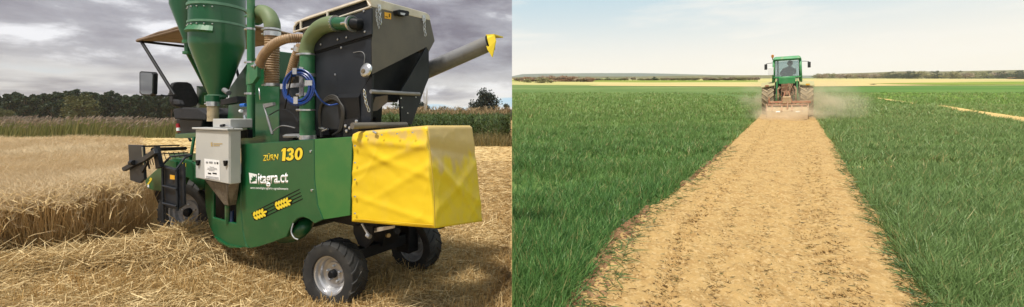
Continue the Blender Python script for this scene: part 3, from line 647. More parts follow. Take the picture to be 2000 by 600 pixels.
# ---- right background
RG = 'bushes and trees along the far edge of the wheat fields'
def rtree(px, base, top, key, label, cat='tree', w=None, group=None):
    x, Yt = gr(px, base); p = at(px, top, Yt); z0 = hr(x, Yt); hh = p.z - z0
    return tree('field_tree', key, (x, Yt, z0 - .1), (w * Yt / F if w else hh), label, cat, group, sz=hh)
make_proto('rust', h=1, r=.6, n=1400, lo=(0.34, 0.20, 0.13), hi=(0.46, 0.30, 0.19), seed=12, shape='round', leaf=.05, base=.0)
for px, w in ((1014, 26), (1032, 34), (1050, 36), (1068, 40), (1086, 40), (1104, 40), (1120, 38), (1134, 34), (1148, 24)):
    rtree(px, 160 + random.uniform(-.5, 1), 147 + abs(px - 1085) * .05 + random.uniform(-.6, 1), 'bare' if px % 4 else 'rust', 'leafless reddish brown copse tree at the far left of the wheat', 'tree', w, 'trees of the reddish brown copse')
rtree(1029, 161.5, 152.5, 'gbush', 'pale olive bush at the left foot of the brown copse', 'bush', 16); rtree(1064, 162.5, 150.5, 'gbush', 'broad yellowish bush before the brown copse', 'bush', 34)
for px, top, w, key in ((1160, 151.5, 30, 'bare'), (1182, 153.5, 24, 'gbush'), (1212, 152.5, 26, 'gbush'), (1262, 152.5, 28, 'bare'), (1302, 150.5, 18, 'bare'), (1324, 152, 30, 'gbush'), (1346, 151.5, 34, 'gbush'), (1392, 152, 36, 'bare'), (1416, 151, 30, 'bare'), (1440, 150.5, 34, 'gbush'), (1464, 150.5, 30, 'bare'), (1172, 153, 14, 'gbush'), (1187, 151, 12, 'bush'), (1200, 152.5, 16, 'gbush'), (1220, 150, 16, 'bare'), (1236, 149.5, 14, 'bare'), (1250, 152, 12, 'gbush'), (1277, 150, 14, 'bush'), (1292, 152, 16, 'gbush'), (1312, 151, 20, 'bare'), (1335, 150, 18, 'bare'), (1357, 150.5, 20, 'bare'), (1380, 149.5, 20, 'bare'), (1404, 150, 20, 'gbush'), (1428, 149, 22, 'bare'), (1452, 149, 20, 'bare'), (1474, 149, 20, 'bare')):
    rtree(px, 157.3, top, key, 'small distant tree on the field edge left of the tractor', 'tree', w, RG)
px = 1596
while px < 2040:
    tp = 143.5 - 4.5 * (1 - math.exp(-(max(px - 1640, 0)) / 110)) + random.uniform(-1.2, 1.4) - (2 if abs(px - 1770) < 12 or abs(px - 1800) < 8 else 0)
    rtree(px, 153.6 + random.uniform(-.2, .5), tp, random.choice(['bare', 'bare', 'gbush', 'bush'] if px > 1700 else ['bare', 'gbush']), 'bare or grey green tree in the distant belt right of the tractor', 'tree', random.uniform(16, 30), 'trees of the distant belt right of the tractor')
    px += random.uniform(8, 13)
for px, base, top, w in ((1705, 165.8, 162.8, 9), (1972, 153.0, 149.5, 10), (1993, 153.0, 149.0, 14), (1880, 157.5, 143.0, 10)):
    pass
rtree(1705, 166, 162.6, 'bush', 'small lone dark bush on the dry strip right of the tractor', 'bush', 8)
rtree(1976, 154.6, 150.5, 'rust', 'low dark reddish bush near the right edge', 'bush', 14); rtree(1992, 154.8, 149.8, 'bush', 'low dark green bush at the right edge', 'bush', 18)
hz1 = mat('hazed_blue_hill', (0.34, 0.36, 0.36), (0.40, 0.41, 0.38), rough=1, scale=.01, spec=0); hz2 = mat('hazed_brown_hill', (0.36, 0.32, 0.21), (0.28, 0.26, 0.17), rough=1, scale=.03, spec=0)  # distance haze is put into these light hill colours
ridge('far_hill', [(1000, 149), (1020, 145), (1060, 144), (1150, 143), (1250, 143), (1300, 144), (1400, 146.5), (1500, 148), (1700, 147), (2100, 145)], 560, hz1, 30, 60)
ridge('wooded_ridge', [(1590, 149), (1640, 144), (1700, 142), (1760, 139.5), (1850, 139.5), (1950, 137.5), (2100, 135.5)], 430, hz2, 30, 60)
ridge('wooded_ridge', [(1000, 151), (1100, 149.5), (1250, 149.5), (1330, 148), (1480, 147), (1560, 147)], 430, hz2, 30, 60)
# farm buildings far off, white walls under low roofs
wall_w = mat('white_wall', (.80, .77, .70), rough=.9); roof_g = mat('grey_roof', (.42, .38, .33), rough=.9)
def barn(px, base, w, h, label):
    x, Yt = gr(px, base); s_ = Yt / F; o = empty('farm_building', (x, Yt, hr(x, Yt) - .2)); W_, H_ = w * s_, h * s_ + .2
    MB().box(-W_ / 2, W_ / 2, -2, 4, 0, H_ * .8).build('wall', wall_w, o)
    MB().prism([(-W_ / 2 - .2, -2.3, H_ * .8), (-W_ / 2 - .2, 4.3, H_ * .8), (-W_ / 2 - .2, 1, H_ * 1.1)], (W_ + .4, 0, 0)).build('roof', roof_g, o)
    return tag(o, label, 'building')
barn(1237, 156.2, 12, 3.2, 'long white farm building far off, nearest of three'); barn(1252, 156.0, 7, 2.6, 'small white farm building right of the long one'); barn(1298, 156.4, 11, 2.4, 'low white farm building beyond the dark bush'); barn(1384, 156.0, 8, 2.2, 'pale distant shed left of the tractor')
# ================================================================ plot combine (left)
TH = RAD(58); UX, UY = -math.sin(TH), math.cos(TH); VX, VY = math.cos(TH), math.sin(TH)
Y0 = CZ * F / (598 - HY); PX0, PY0 = (655 - 1000) * Y0 / F, Y0
def L(px, py, v):                                     # point of the plane v (0 = near wheel) in the machine's own frame: forward, left, up
    k = (px - 1000) / F; bx = PX0 + v * VX; by = PY0 + v * VY
    a = (bx - k * by) / (k * UY - UX); y = by + a * UY
    return Vector((a, -v, CZ - (py - HY) * y / F))
def RR(px, py, a):
    k = (px - 1000) / F; bx = PX0 + a * UX; by = PY0 + a * UY
    v = (bx - k * by) / (k * VY - VX); y = by + v * VY
    return Vector((a, -v, CZ - (py - HY) * y / F))
def dep(p): return PY0 + p.x * UY - p.y * VY
def rad(px, py, v, r):
    return r * dep(L(px, py, v)) / F * math.cos(math.atan(abs(px - 1000) / F))
paint = mat('green_paint', (0.004, 0.082, 0.026), (0.006, 0.094, 0.029), rough=0.36, scale=3, spec=0.5, coat=0.2, c3=(0.06, 0.12, 0.05), scale3=5, lo3=.54, hi3=.86, bump=.03, bscale=5)
paint_d = mat('dusty_green_paint', (0.022, 0.145, 0.055), (0.05, 0.16, 0.07), rough=0.5, scale=5, c3=(0.16, 0.19, 0.10), scale3=4, lo3=.52, hi3=.75)
paint_o = mat('olive_dusty_duct', (0.13, 0.17, 0.075), (0.05, 0.15, 0.06), rough=0.6, scale=4, lo=.5, hi=.7)
paint_r = mat('paler_green_paint', (0.030, 0.150, 0.035), (0.055, 0.165, 0.040), rough=0.45, scale=3, c3=(0.20, 0.20, 0.10), scale3=2.5, lo3=.58, hi3=.8)  # paler green for the panel behind the crease, with olive patches
paint_l = mat('worn_green_flange', (0.09, 0.21, 0.13), (0.14, 0.26, 0.17), rough=.4, scale=8)
black = mat('black_steel', (0.008, 0.009, 0.011), (0.014, 0.015, 0.018), rough=0.5, scale=5, spec=.22)
dusty = mat('dusty_black_steel', (0.125, 0.110, 0.090), (0.10, 0.09, 0.078), rough=0.6, scale=3, c3=(0.12, 0.11, 0.09), scale3=9)
slate = mat('dark_slate_paint', (0.014, 0.017, 0.022), (0.020, 0.023, 0.029), rough=0.45, scale=4, spec=.3)
rubber = mat('tyre_rubber', (0.018, 0.018, 0.018), (0.035, 0.033, 0.03), rough=0.8, scale=8, c3=(0.09, 0.08, 0.065), scale3=9, lo3=.58, hi3=.75)
silver = mat('silver_rim', (0.55, 0.55, 0.56), (0.45, 0.45, 0.46), rough=0.35, metal=0.7, scale=10)
zinc = mat('zinc_steel', (0.60, 0.61, 0.62), (0.45, 0.45, 0.46), rough=0.3, metal=0.8, scale=20)
greyst = mat('grey_steel', (0.21, 0.21, 0.215), (0.15, 0.15, 0.155), rough=0.5, metal=0.2, scale=6, c3=(.22, .21, .19), scale3=3)
dark_rim = mat('dark_grey_rim', (0.36, 0.365, 0.37), (0.26, 0.26, 0.265), rough=.5, scale=8)
cab_m = mat('light_grey_enamel', (0.50, 0.50, 0.48), (0.46, 0.46, 0.44), rough=0.4, scale=2)
hose_m = mat('tan_corrugated_hose', (0.33, 0.215, 0.115), (0.24, 0.15, 0.08), rough=0.55, scale=12)
clear_m = mat('chaff_filled_hose', (0.42, 0.33, 0.20), (0.26, 0.20, 0.11), rough=0.3, scale=14)
funnel_m = mat('dusty_steel_funnel', (0.14, 0.115, 0.09), (0.20, 0.175, 0.14), rough=0.55, metal=.2, scale=14, c3=(.36, .33, .28), scale3=60, lo3=.6, hi3=.68)
cream = mat('cream_edge_paint', (0.62, 0.56, 0.47), (0.52, 0.45, 0.36), rough=0.6, scale=5)
tan = mat('tan_awning', (0.30, 0.215, 0.15), (0.24, 0.17, 0.12), rough=0.85, scale=6, transl=.25)
blue = mat('blue_air_hose', (0.010, 0.045, 0.22), rough=0.35)
yel = mat('yellow_print', (0.80, 0.60, 0.03), rough=0.5); blk = mat('black_print', (0.008, 0.008, 0.008), rough=0.6, spec=.15); wht = mat('white_print', (0.85, 0.85, 0.85), rough=0.5)
orange = mat('orange_sticker', (0.75, 0.38, 0.02), rough=.5); gold = mat('gold_print', (0.42, 0.30, 0.12), rough=.5); red = mat('red_paint', (.45, .015, .02), rough=.35); grey_p = mat('grey_print', (.25, .25, .26), rough=.6)
seat_m = mat('black_seat_fabric', (0.012, 0.013, 0.016), (0.02, 0.02, 0.024), rough=0.85, scale=20, bump=.2)
mirror_m = mat('mirror_glass', (0.22, 0.24, 0.25), rough=0.03, metal=1.0)  # tint darkened to stand in for a dark reflection

C0 = empty('plot_combine', (PX0, PY0, 0), rz=math.atan2(UY, UX))
tag(C0, 'green plot combine harvester with yellow rear cover and black grain tank', 'harvester')
EPS = Vector((0, 0.004, 0))                            # towards the camera side
def plate(name, pix, v, th, m, parent=C0, holes=(), bevel=0, dv=0.0):
    b_ = MB().prism([L(x, y, v) for x, y in pix], (0, -th, 0), [[L(x, y, v) for x, y in h] for h in holes])
    return b_.build(name, m, parent, bevel=bevel)
def rplate(name, pix, a, th, m, parent=C0, bevel=0):
    return MB().prism([RR(x, y, a) for x, y in pix], (th, 0, 0)).build(name, m, parent, bevel=bevel)
def tb(name, pts, r, m, parent=C0, n=14, sp=0, ribs=0):
    P_ = [L(*p) for p in pts]; x, y, v = pts[0]; r0 = rad(x, y, v, r)
    if sp: P_ = spline(P_, sp)
    if ribs:                                            # corrugated hose
        P2 = spline(P_, 3) if not sp else P_
        d = [0.0]
        for p, q in zip(P2[:-1], P2[1:]): d.append(d[-1] + (q - p).length)
        tot = d[-1]; N_ = max(int(tot / ribs), 2); out = []; rr = []
        for k in range(N_ * 4 + 1):
            s_ = tot * k / (N_ * 4); i_ = min(max(np.searchsorted(d, s_) - 1, 0), len(P2) - 2); t_ = (s_ - d[i_]) / max(d[i_ + 1] - d[i_], 1e-6)
            out.append(P2[i_].lerp(P2[i_ + 1], t_)); rr.append(r0 * (1.0, .97, .88, .97)[k % 4])
        return MB().tube(out, rr, n).build(name, m, parent, smooth=True, angle=60)
    return MB().tube(P_, r0, n).build(name, m, parent, smooth=True, angle=50)
def ring(name, p, d, r, w, m=zinc, parent=C0, n=20, bolt=True):
    d = Vector(d).normalized(); b_ = MB().tube([p - d * w / 2, p + d * w / 2], r, n)
    if bolt:
        q = d.cross(Vector((0.3, 1, 0.2))).normalized(); c_ = p + Vector((0, 1, 0)) * r * .75 + Vector((.7, 0, 0)) * r
        b_.tube([c_ - Vector((0.03, 0, 0)), c_ + Vector((.03, 0, 0))], .012, 6)
    return b_.build(name, m, parent, smooth=True)
def band(px, py, v, r, w=.02, d=(0, 0, 1), parent=C0): return ring('hose_clamp', L(px, py, v), d, rad(px, py, v, r) * 1.06, w, parent=parent)
def lath(name, px, v, prof, m, parent=C0, n=36, ref=None):
    """turned part about a vertical axis; profile in photo pixels (radius, y)"""
    c = L(px, 200, v); Yd = dep(c); k = Yd / F * math.cos(math.atan(abs(px - 1000) / F))
    return MB().lathe((c.x, c.y, 0), [(max(r, .3) * k, CZ - (y - HY) * Yd / F) for r, y in prof], n).build(name, m, parent, smooth=True, angle=24)

# ---- bodywork
deck = [(1.40, 1.395), (-.40, 1.53), (-.38, .97), (.15, .90), (.75, .60), (1.15, .44), (1.40, .42)]
MB().prism([(a, .10, z) for a, z in deck], (0, -1.18, 0)).build('threshing_body', black, C0)
MB().prism([(2.20, -.12, .98), (1.41, -.12, .98), (1.41, -.12, .42), (1.85, -.12, .44), (2.15, -.12, .62)], (0, -.95, 0)).build('inner_housing', black, C0)
MB().prism([(1.40, -1.10, 1.42), (-.42, -1.10, 1.55), (-.40, -1.10, .95), (.1, -1.10, .86), (.75, -1.10, .50), (1.3, -1.10, .38), (2.1, -1.10, .50), (2.28, -1.10, .85), (2.28, -1.10, 1.42)], (0, -.03, 0)).build('far_side_panel', paint, C0)
sp_ = plate('side_panel', [(470, 282), (613, 272), (614, 350), (620, 400), (631, 429), (614, 437), (603, 428), (592, 424), (580, 427), (570, 438), (562, 455), (559, 463), (530, 474), (505, 482), (488, 485), (481, 478), (475, 452), (471, 410)], -.15, .03, paint, bevel=.006)
rp_ = plate('rear_side_panel', [(614, 272), (688, 267), (683, 421), (632, 429), (621, 400), (615, 350)], -.146, .03, paint_r, bevel=.005)
fp_ = plate('front_side_panel', [(398, 346), (470, 346), (470, 410), (474, 452), (480, 478), (486, 485), (462, 482), (437, 475), (420, 463), (409, 443), (402, 412)], -.142, .03, paint, bevel=.008, holes=[[(416, 362), (416, 425), (461, 437), (461, 352), (430, 352)]])
plate('inner_back', [(402, 340), (476, 340), (476, 440), (412, 440)], .02, .02, black)
plate('skid_flap', [(417, 462), (440, 477), (470, 484), (448, 484), (428, 474)], -.16, .02, paint)
for x, y in ((607, 296), (609, 372)):
    p = L(x, y, -.15); MB().lathe(p, [(.012, 0), (.012, .006), (.004, .008)], 10, Matrix.Rotation(RAD(-90), 3, 'X')).build('bolt', zinc, sp_)
# writing on the side
def text_mesh(s, bold=0.0, shear=0.0):
    cu = bpy.data.curves.new('t', 'FONT'); cu.body = s; cu.offset = bold; cu.shear = shear; cu.resolution_u = 4
    o = bpy.data.objects.new('t', cu); COL.objects.link(o); dg = bpy.context.evaluated_depsgraph_get()
    me = bpy.data.meshes.new_from_object(o.evaluated_get(dg)); bpy.data.objects.remove(o); return me
def text_on(name, s, bl, br, tl, v, m, parent, bold=0.0, shear=0.0, off=.0012, grow=0.0, depth=.0004):
    me = text_mesh(s, bold + grow, shear); ref = text_mesh(s, bold, shear) if grow else me
    R_ = np.array([q.co for q in ref.vertices]); x0, y0 = R_[:, 0].min(), R_[:, 1].min(); w, h = np.ptp(R_[:, 0]), np.ptp(R_[:, 1])
    A, B, C_ = L(*bl, v), L(*br, v), L(*tl, v)
    for q in me.vertices:
        p = A + (B - A) * ((q.co.x - x0) / w) + (C_ - A) * ((q.co.y - y0) / h); p.y += off; q.co = p
    o = link(name, me, m, parent); sd = o.modifiers.new('solid', 'SOLIDIFY'); sd.thickness = depth; return o
text_on('model_name', 'ZÜRN', (513.5, 315), (544, 312.5), (513.5, 301), -.15, yel, sp_, .012, .12, .002)
text_on('model_name_outline', 'ZÜRN', (513.5, 315), (544, 312.5), (513.5, 301), -.15, blk, sp_, .012, .12, .001, .03)
def digit(kind, x0, x1, y0, y1):
    """heavy italic numerals: closed outlines in a unit box, sheared and laid on the panel"""
    def arc(cx, cy, rx, ry, a0, a1, n_=12): return [(cx + rx * math.cos(RAD(a)), cy + ry * math.sin(RAD(a))) for a in np.linspace(a0, a1, n_)]
    hole = []
    if kind == '1': o = [(.20, .72), (.20, .86), (.55, 1.0), (.98, 1.0), (.98, 0), (.42, 0), (.42, .78)]
    if kind == '0': o = arc(.5, .5, .5, .5, 0, 360, 29)[:-1]; hole = [arc(.5, .5, .155, .30, 0, 360, 21)[:-1]]
    if kind == '3': o = arc(.46, .72, .46, .28, 170, -55, 14) + arc(.46, .28, .50, .28, 55, -170, 14) + [(.36, .30)] + arc(.46, .29, .12, .12, 180, 360 + 60, 9)[::1][:0] + [(.40, .20), (.55, .20), (.62, .30), (.58, .42), (.34, .42), (.34, .60), (.55, .60), (.60, .70), (.52, .80), (.40, .80), (.36, .70)]
    f = lambda p: (x0 + (x1 - x0) * (p[0] + .16 * (p[1] - .5)), y1 + (y0 - y1) * p[1])
    def g(pts, s): c = np.mean(pts, 0); return [tuple(c + (np.array(p) - c) * s) for p in pts]
    O = [f(p) for p in o]; H = [[f(p) for p in h] for h in hole]
    plate('model_number', O, -.1525, .002, yel, sp_, holes=H)
    c = np.mean([f((0, 0)), f((1, 1))], 0); w_, h_ = (x1 - x0), (y1 - y0)
    O2 = [(c[0] + (p[0] - c[0]) * (1 + 3.4 / w_), c[1] + (p[1] - c[1]) * (1 + 3.4 / h_)) for p in O]
    plate('model_number_outline', O2, -.1512, .001, blk, sp_)
digit('1', 547, 558, 289.5, 314.5); digit('3', 559, 574.5, 289, 314); digit('0', 575.5, 591, 288.5, 313)
text_on('institute_name', 'itagra.ct', (504, 367), (562.5, 365), (504, 339), -.15, wht, sp_, .026, 0, .001)
text_on('institute_motto', 'centro tecnológico agrario y agroalimentario', (489, 370), (563, 372.5), (489, 364.5), -.15, wht, sp_, .0, 0, .001)
plate('institute_badge', [(486, 337.5), (501.5, 341), (501.5, 358.5), (488, 358)], -.153, .002, wht, sp_)
lf = [(490, 357), (489, 353), (492, 350), (490, 347), (494, 347), (493, 343), (497, 346), (499, 343), (499.5, 347), (501, 348), (498, 351), (500, 353), (496, 354), (493, 355)]
plate('badge_leaf', lf, -.1555, .002, paint, sp_)
for k in range(4):                                      # speed lines behind the ears of grain
    x0, y0 = 500 + k * 2.2, 405 + k * 7.2
    plate('stripe', [(x0 + 2, 411 + k * 5.6 - 1), (584.5 + k * 2.0, 370 + k * 6.2 - .9), (585 + k * 2.0, 370 + k * 6.2 + .9), (x0 + 2, 411 + k * 5.6 + 1)], -.1525, .002, blk, sp_)
def ear(cx, cy, n_, s_):
    d = np.array([.90, -.36]); d /= np.linalg.norm(d); e_ = np.array([-d[1], d[0]])
    back = []; gr_ = []
    for k in range(n_):
        for sg in (-1, 1):
            c_ = np.array([cx, cy]) + d * (k - (n_ - 1) / 2) * 6.0 * s_ + e_ * sg * 4.6 * s_; ax = d * .55 + e_ * sg * .85; ax /= np.linalg.norm(ax); bx = np.array([-ax[1], ax[0]])
            gr_.append([tuple(c_ + ax * math.cos(t_) * 5.2 * s_ + bx * math.sin(t_) * 2.5 * s_) for t_ in np.linspace(0, 2 * math.pi, 11)[:-1]])
    c_ = np.array([cx, cy]) + d * (n_ / 2 + .2) * 6.0 * s_
    gr_.append([tuple(c_ + d * math.cos(t_) * 5 * s_ + e_ * math.sin(t_) * 2.3 * s_) for t_ in np.linspace(0, 2 * math.pi, 11)[:-1]])
    o = np.array([cx, cy]); h_ = (n_ / 2 + .3) * 6 * s_
    bk = [o - d * h_ + e_ * 8.5 * s_, o - d * h_ - e_ * 8.5 * s_, o + d * h_ - e_ * 8.8 * s_, o + d * (h_ + 6.5 * s_), o + d * h_ + e_ * 8.8 * s_]
    plate('grain_ear_outline', [tuple(q) for q in bk], -.1545, .002, blk, sp_)
    for q in gr_: plate('grain', q, -.157, .002, yel, sp_)
ear(505.5, 419, 4, .92); ear(551, 398.5, 5, .92)
# discharge elbow in the arch
tb('discharge_elbow', [(552, 462, .2), (574, 458, .04), (590, 447, -.03), (600, 432, .05)], 14.5, paint, sp=6, n=18)
tb('elbow_clamp', [(573, 436, -.17), (569, 452, -.19), (574, 464, -.19), (582, 468, -.17)], 1.6, zinc, sp=6, n=8)

# ---- control cabinet with funnel
A_ = L(381, 255, -.30); B_ = L(448, 253, -.30); BL = L(384, 348, -.30); BR = L(448, 361, -.30)
v2 = -.30 - (RR(470, 352, B_.x).y - .30)
def cabv(a, z, v): return Vector((a, -v, z))
zt = (A_.z + B_.z) / 2; zb = (BL.z + BR.z) / 2; aF, aR = A_.x, B_.x
cb = MB().box(aR, aF, .19, .296, zb, zt).build('control_cabinet', cab_m, C0, bevel=.008)
plate('cabinet_door', [(382.5, 257), (446.5, 256), (446.5, 359), (385, 347)], -.304, .01, cab_m, cb, bevel=.003)
MB().box(aR - .015, aF + .015, .18, .325, zt + .002, zt + .022).build('cabinet_lid', cab_m, cb, bevel=.004)
for x, y in ((384, 318), (437.5, 319)):
    plate('latch', [(x - 2.5, y - 5), (x + 3.5, y - 5), (x + 3.5, y - 1), (x + 1, y + 6), (x - 1, y + 5)], -.325, .02, blk, cb, bevel=.003)
st = plate('info_sticker', [(399, 310), (428.5, 313.5), (429.5, 353), (400, 348)], -.307, .0015, wht, cb)
for y, x0, x1 in ((317.5, 402, 406), (317.5, 408, 415), (318.5, 418, 421), (318.8, 423, 426)): plate('sticker_logo', [(x0, y - 2), (x1, y - 1.6), (x1, y + 2.2), (x0, y + 1.6)], -.3095, .001, grey_p if x0 < 420 else blk, cb)
for k, (x0, x1) in enumerate(((409, 418), (405, 423), (404, 424), (408, 419))): y = 326 + k * 2.3; plate('sticker_line', [(x0, y - .35), (x1, y + .4), (x1, y + 1.0), (x0, y + .3)], -.3095, .001, grey_p, cb)
for x0, x1 in ((406, 412), (415, 423)): plate('sticker_logo', [(x0, 337.2), (x1, 338.2), (x1, 340.8), (x0, 339.6)], -.3095, .001, blk, cb)
for k in range(3): y = 344 + k * 1.8; plate('sticker_line', [(402, y - .2), (427, y + 2.8), (427, y + 3.3), (402, y + .3)], -.3095, .001, grey_p, cb)
plate('maker_mark', [(411.5, 278.5), (414.5, 278), (415, 286.5), (412, 286)], -.3065, .001, gold, cb)
for y, x1 in ((281, 434), (284.5, 429)): plate('maker_line', [(416.5, y - .9), (x1, y - .9), (x1, y + .9), (416.5, y + .9)], -.3065, .001, gold, cb)
fb = [L(400, 352, -.27), L(447, 361, -.27), RR(468, 354, B_.x), L(404, 350, -.02)]
tp_ = L(438, 400, -.2); tq = L(448, 402, -.2)
MB().hexa([tp_, tq, tq + Vector((0, -.07, .0)), tp_ + Vector((0, -.07, 0))], [fb[0], fb[1], fb[2], fb[3]]).build('funnel', funnel_m, C0, bevel=.003)
tb('funnel_rib', [(443, 357, -.275), (447, 402, -.21)], 1.6, funnel_m, n=6)
tb('sampling_pipe', [(444, 400, -.17), (444, 436, -.14)], 5, paint_d, n=14); tb('blue_valve', [(453, 412, -.12), (453, 434, -.12)], 4, mat('dark_blue', (.01, .03, .09), rough=.4), n=12)
MB().box(aR + .12, aR + .52, .02, .24, zt + .024, zt + .12).build('junction_box', cab_m, C0, bevel=.006)
tb('lever', [(430, 244, -.27), (445, 246, -.27), (456, 250, -.27)], 1.5, zinc, n=6); tb('tap', [(432, 246, -.28), (438, 245, -.28)], 3.5, black, n=8)
plate('bracket_arm', [(454, 258), (484, 253), (484, 270), (454, 270)], -.06, .05, black); 

# ---- cyclones
cy = lath('cyclone', 425, .15, [(57, -12), (57, 86), (55.5, 94), (17, 189), (17, 200)], paint, n=48)
for y, r, h_ in ((17, 60, 2.5), (50, 59, 2.0), (188, 21, 2.5)): lath('flange', 425 if y < 100 else 425, .15, [(r - 3, y + h_), (r, y + h_), (r, y - h_), (r - 3, y - h_)], paint_l, cy)
lath('cone_neck', 414, -.05, [(15, 187), (15, 199)], paint); 
lath('chaff_hose', 416, -.08, [(12.5, 200), (11.8, 206), (12.5, 212), (11.8, 218), (12.5, 224), (11.8, 230), (12.5, 237)], clear_m, n=24); band(416, 203, -.08, 13, .05)
c0 = L(425, 200, .15); Yd = dep(c0); k_ = Yd / F * math.cos(math.atan(575 / F)); b_ = MB(); pts_ = []
for t_ in np.linspace(-.15, 1.75, 15):                  # slanting inlet ledge wrapped round the near side
    an = math.atan2(.95, -.2) - .75 + t_ * .9
    ca, sa = math.cos(an), math.sin(an); zr = CZ - (54 + 14 * (t_) / 1.75 * .3 - HY) * Yd / F
    for r, z in ((56, 0.0), (64, -.075), (56, -.10)): pts_.append((c0.x + ca * r * k_, c0.y + sa * r * k_, zr + z))
b_.add(pts_, [(i * 3 + j, i * 3 + (j + 1) % 3, i * 3 + 3 + (j + 1) % 3, i * 3 + 3 + j) for i in range(14) for j in range(3)] + [(0, 1, 2), (42, 43, 44)]); b_.build('inlet_ledge', paint_d, cy)
c2 = lath('second_cyclone', 366, .0, [(36, -60), (36, 12), (7, 82), (6, 104)], paint, n=36)
lath('flange', 366, .0, [(5, 85), (11, 85), (11, 79), (5, 79)], paint_d, c2); lath('flange', 366, .0, [(5, 106), (10, 106), (10, 101), (5, 101)], paint_d, c2)
tb('cyclone_outlet', [(366, 100, .0), (378, 122, .15), (404, 172, .35)], 6, paint)

for y_, r_ in ((24, 58), (56, 58)):
    for k in range(9):
        an = RAD(20 + k * 16); cc = L(425, 200, .15); Yd_ = dep(cc); kk = Yd_ / F * math.cos(math.atan(575 / F))
        MB().lathe((cc.x + math.cos(an) * r_ * kk - 0, cc.y + math.sin(an) * r_ * kk, CZ - (y_ - HY) * Yd_ / F), [(.008, -.006), (.010, 0), (.008, .006)], 6).build('bolt', zinc, cy)
# ---- ducts and hoses
tb('riser_pipe', [(490, -30, .0), (490.5, 268, .0)], 8.3, paint_d, n=20)
for y in (57, 122, 183, 266): band(490, y, .0, 8.6, .022)
plate('slide_valve', [(483, 128), (493, 122), (502, 130), (502, 150), (493, 163), (480, 166), (480, 150)], -.08, .04, paint_d, bevel=.004)
tb('valve_lever', [(506, 172, -.05), (508, 195, -.05)], 1.5, zinc, n=6)
tb('duct_elbow', [(500, 33, .10), (511, 24, .10), (524, 30, .10), (531, 45, .10), (532, 56, .10)], 16.5, paint_o, sp=6, n=22)
ring('duct_flange', L(500, 33, .10), (1, 0, .3), rad(500, 33, .1, 19), .03, paint_d); band(532, 58, .10, 17, .02); band(532, 67, .1, 16.5, .05); band(532, 166, .1, 16.5, .03)
tb('corrugated_hose', [(532, 66, .10), (531, 118, .10), (531, 168, .10)], 16, hose_m, ribs=.026, n=20)
tb('corrugated_hose', [(507, 127, -.04), (515, 108, -.05), (533, 88, -.04), (556, 77, .0), (580, 75, .10), (610, 76, .22)], 10.5, hose_m, sp=8, ribs=.022, n=18)
band(506, 129, -.04, 11, .03, (-.6, 0, -1))
tb('corrugated_hose', [(587, 90, .06), (577, 112, .06), (566, 150, .06), (562, 168, .06)], 9.5, hose_m, sp=4, ribs=.022, n=18); band(584, 96, .06, 10.5, .05, (-.4, 0, 1))
tb('air_duct', [(601, 270, -.04), (601, 108, -.04)], 16, paint_d, n=24)
tb('duct_elbow', [(601, 108, -.04), (601, 96, -.04), (607, 76, -.04), (622, 57, -.05), (640, 48, -.06), (657, 46, -.06)], 16.2, paint_o, sp=6, n=24)
tb('air_duct', [(657, 46, -.06), (690, 46.5, -.06)], 13.5, paint, n=22); tb('duct_stub', [(690, 46.5, -.06), (698, 47, -.055), (706, 48, -.01), (709, 49, .06)], 12.5, black, n=20)
for x, y in ((656, 46), (688, 46.5)): band(x, y, -.06, 16, .022, (-1, 0, -.02))
for y, w in ((107, .016), (147, .03), (185, .03), (215, .016), (268, .04)): band(601, y, -.04, 16.6, w)
def coil():
    b_ = MB(); rnd = random.Random(2)
    for k in range(13):
        r = 22 + 9.5 * rnd.random(); cx, cyy = 583 + rnd.uniform(-1.5, 1.5), 171 + rnd.uniform(-1.5, 2); dv = rnd.uniform(-.02, .03)
        b_.tube([L(cx + r * .97 * math.cos(t_), cyy + r * 1.1 * math.sin(t_), -.23 + dv + .0015 * (r * math.cos(t_))) for t_ in np.linspace(0, 2 * math.pi, 33)[:-1]], .0075, 7, closed=True)
    return b_.build('air_hose_coil', blue, C0, smooth=True)
co = coil()
for x, y, w, h_ in ((575, 139, 4, 6), (602, 162, 7, 5), (554, 169, 7, 5), (577, 196, 4, 7)): plate('hose_hook', [(x - w, y - h_), (x + w, y - h_), (x + w, y + h_), (x - w, y + h_)], -.285, .004, zinc, co)
plate('hose_rack', [(584, 130), (592, 132), (592, 186), (584, 190)], -.19, .01, zinc, co); plate('hose_rack_bar', [(560, 164), (606, 160), (606, 168), (560, 172)], -.195, .01, zinc, co)
tb('air_hose', [(611, 165, -.2), (622, 190, -.18), (640, 205, -.1), (660, 203, -.06)], 1.9, blue, sp=8, n=8)
tb('air_gun', [(570, 145, -.27), (564, 175, -.28), (556, 212, -.27)], 1.8, black, n=8)
# ---- dark machinery behind the ducts
plate('rear_guard', [(548, 168), (560, 168), (580, 205), (592, 268), (545, 272), (545, 200)], .03, .3, black, bevel=.01)
plate('engine_cover', [(556, 150), (700, 140), (690, 280), (548, 285)], .42, .35, black, bevel=.01)
tb('gas_spring', [(515, 206, -.03), (522, 228, -.03)], 1.6, zinc, n=8); tb('gas_spring_body', [(522, 228, -.03), (532, 262, -.03)], 2.8, greyst, n=10)
plate('spring_bracket', [(513, 203), (532, 200), (533, 206), (516, 211)], -.04, .03, greyst)
tb('cable', [(526, 225, -.02), (548, 214, -.02), (568, 220, -.02), (583, 238, -.02)], 1.3, black, sp=6, n=7); tb('cable', [(532, 258, -.04), (550, 246, -.04), (576, 250, -.04)], 1.4, greyst, sp=6, n=7)
for k in range(3): tb('hydraulic_hose', [(628, 268, .0), (626 - k, 215, -.01), (640, 190 + k * 3, -.02), (658, 190 + k * 3, -.02), (668 + k * 2, 215, -.02), (664 + k * 2, 252, 0), (650, 264, .02)], 2.6, mat('hose_black', (.03, .028, .025), rough=.6) if k == 0 else MATS['hose_black'], sp=6, n=8)
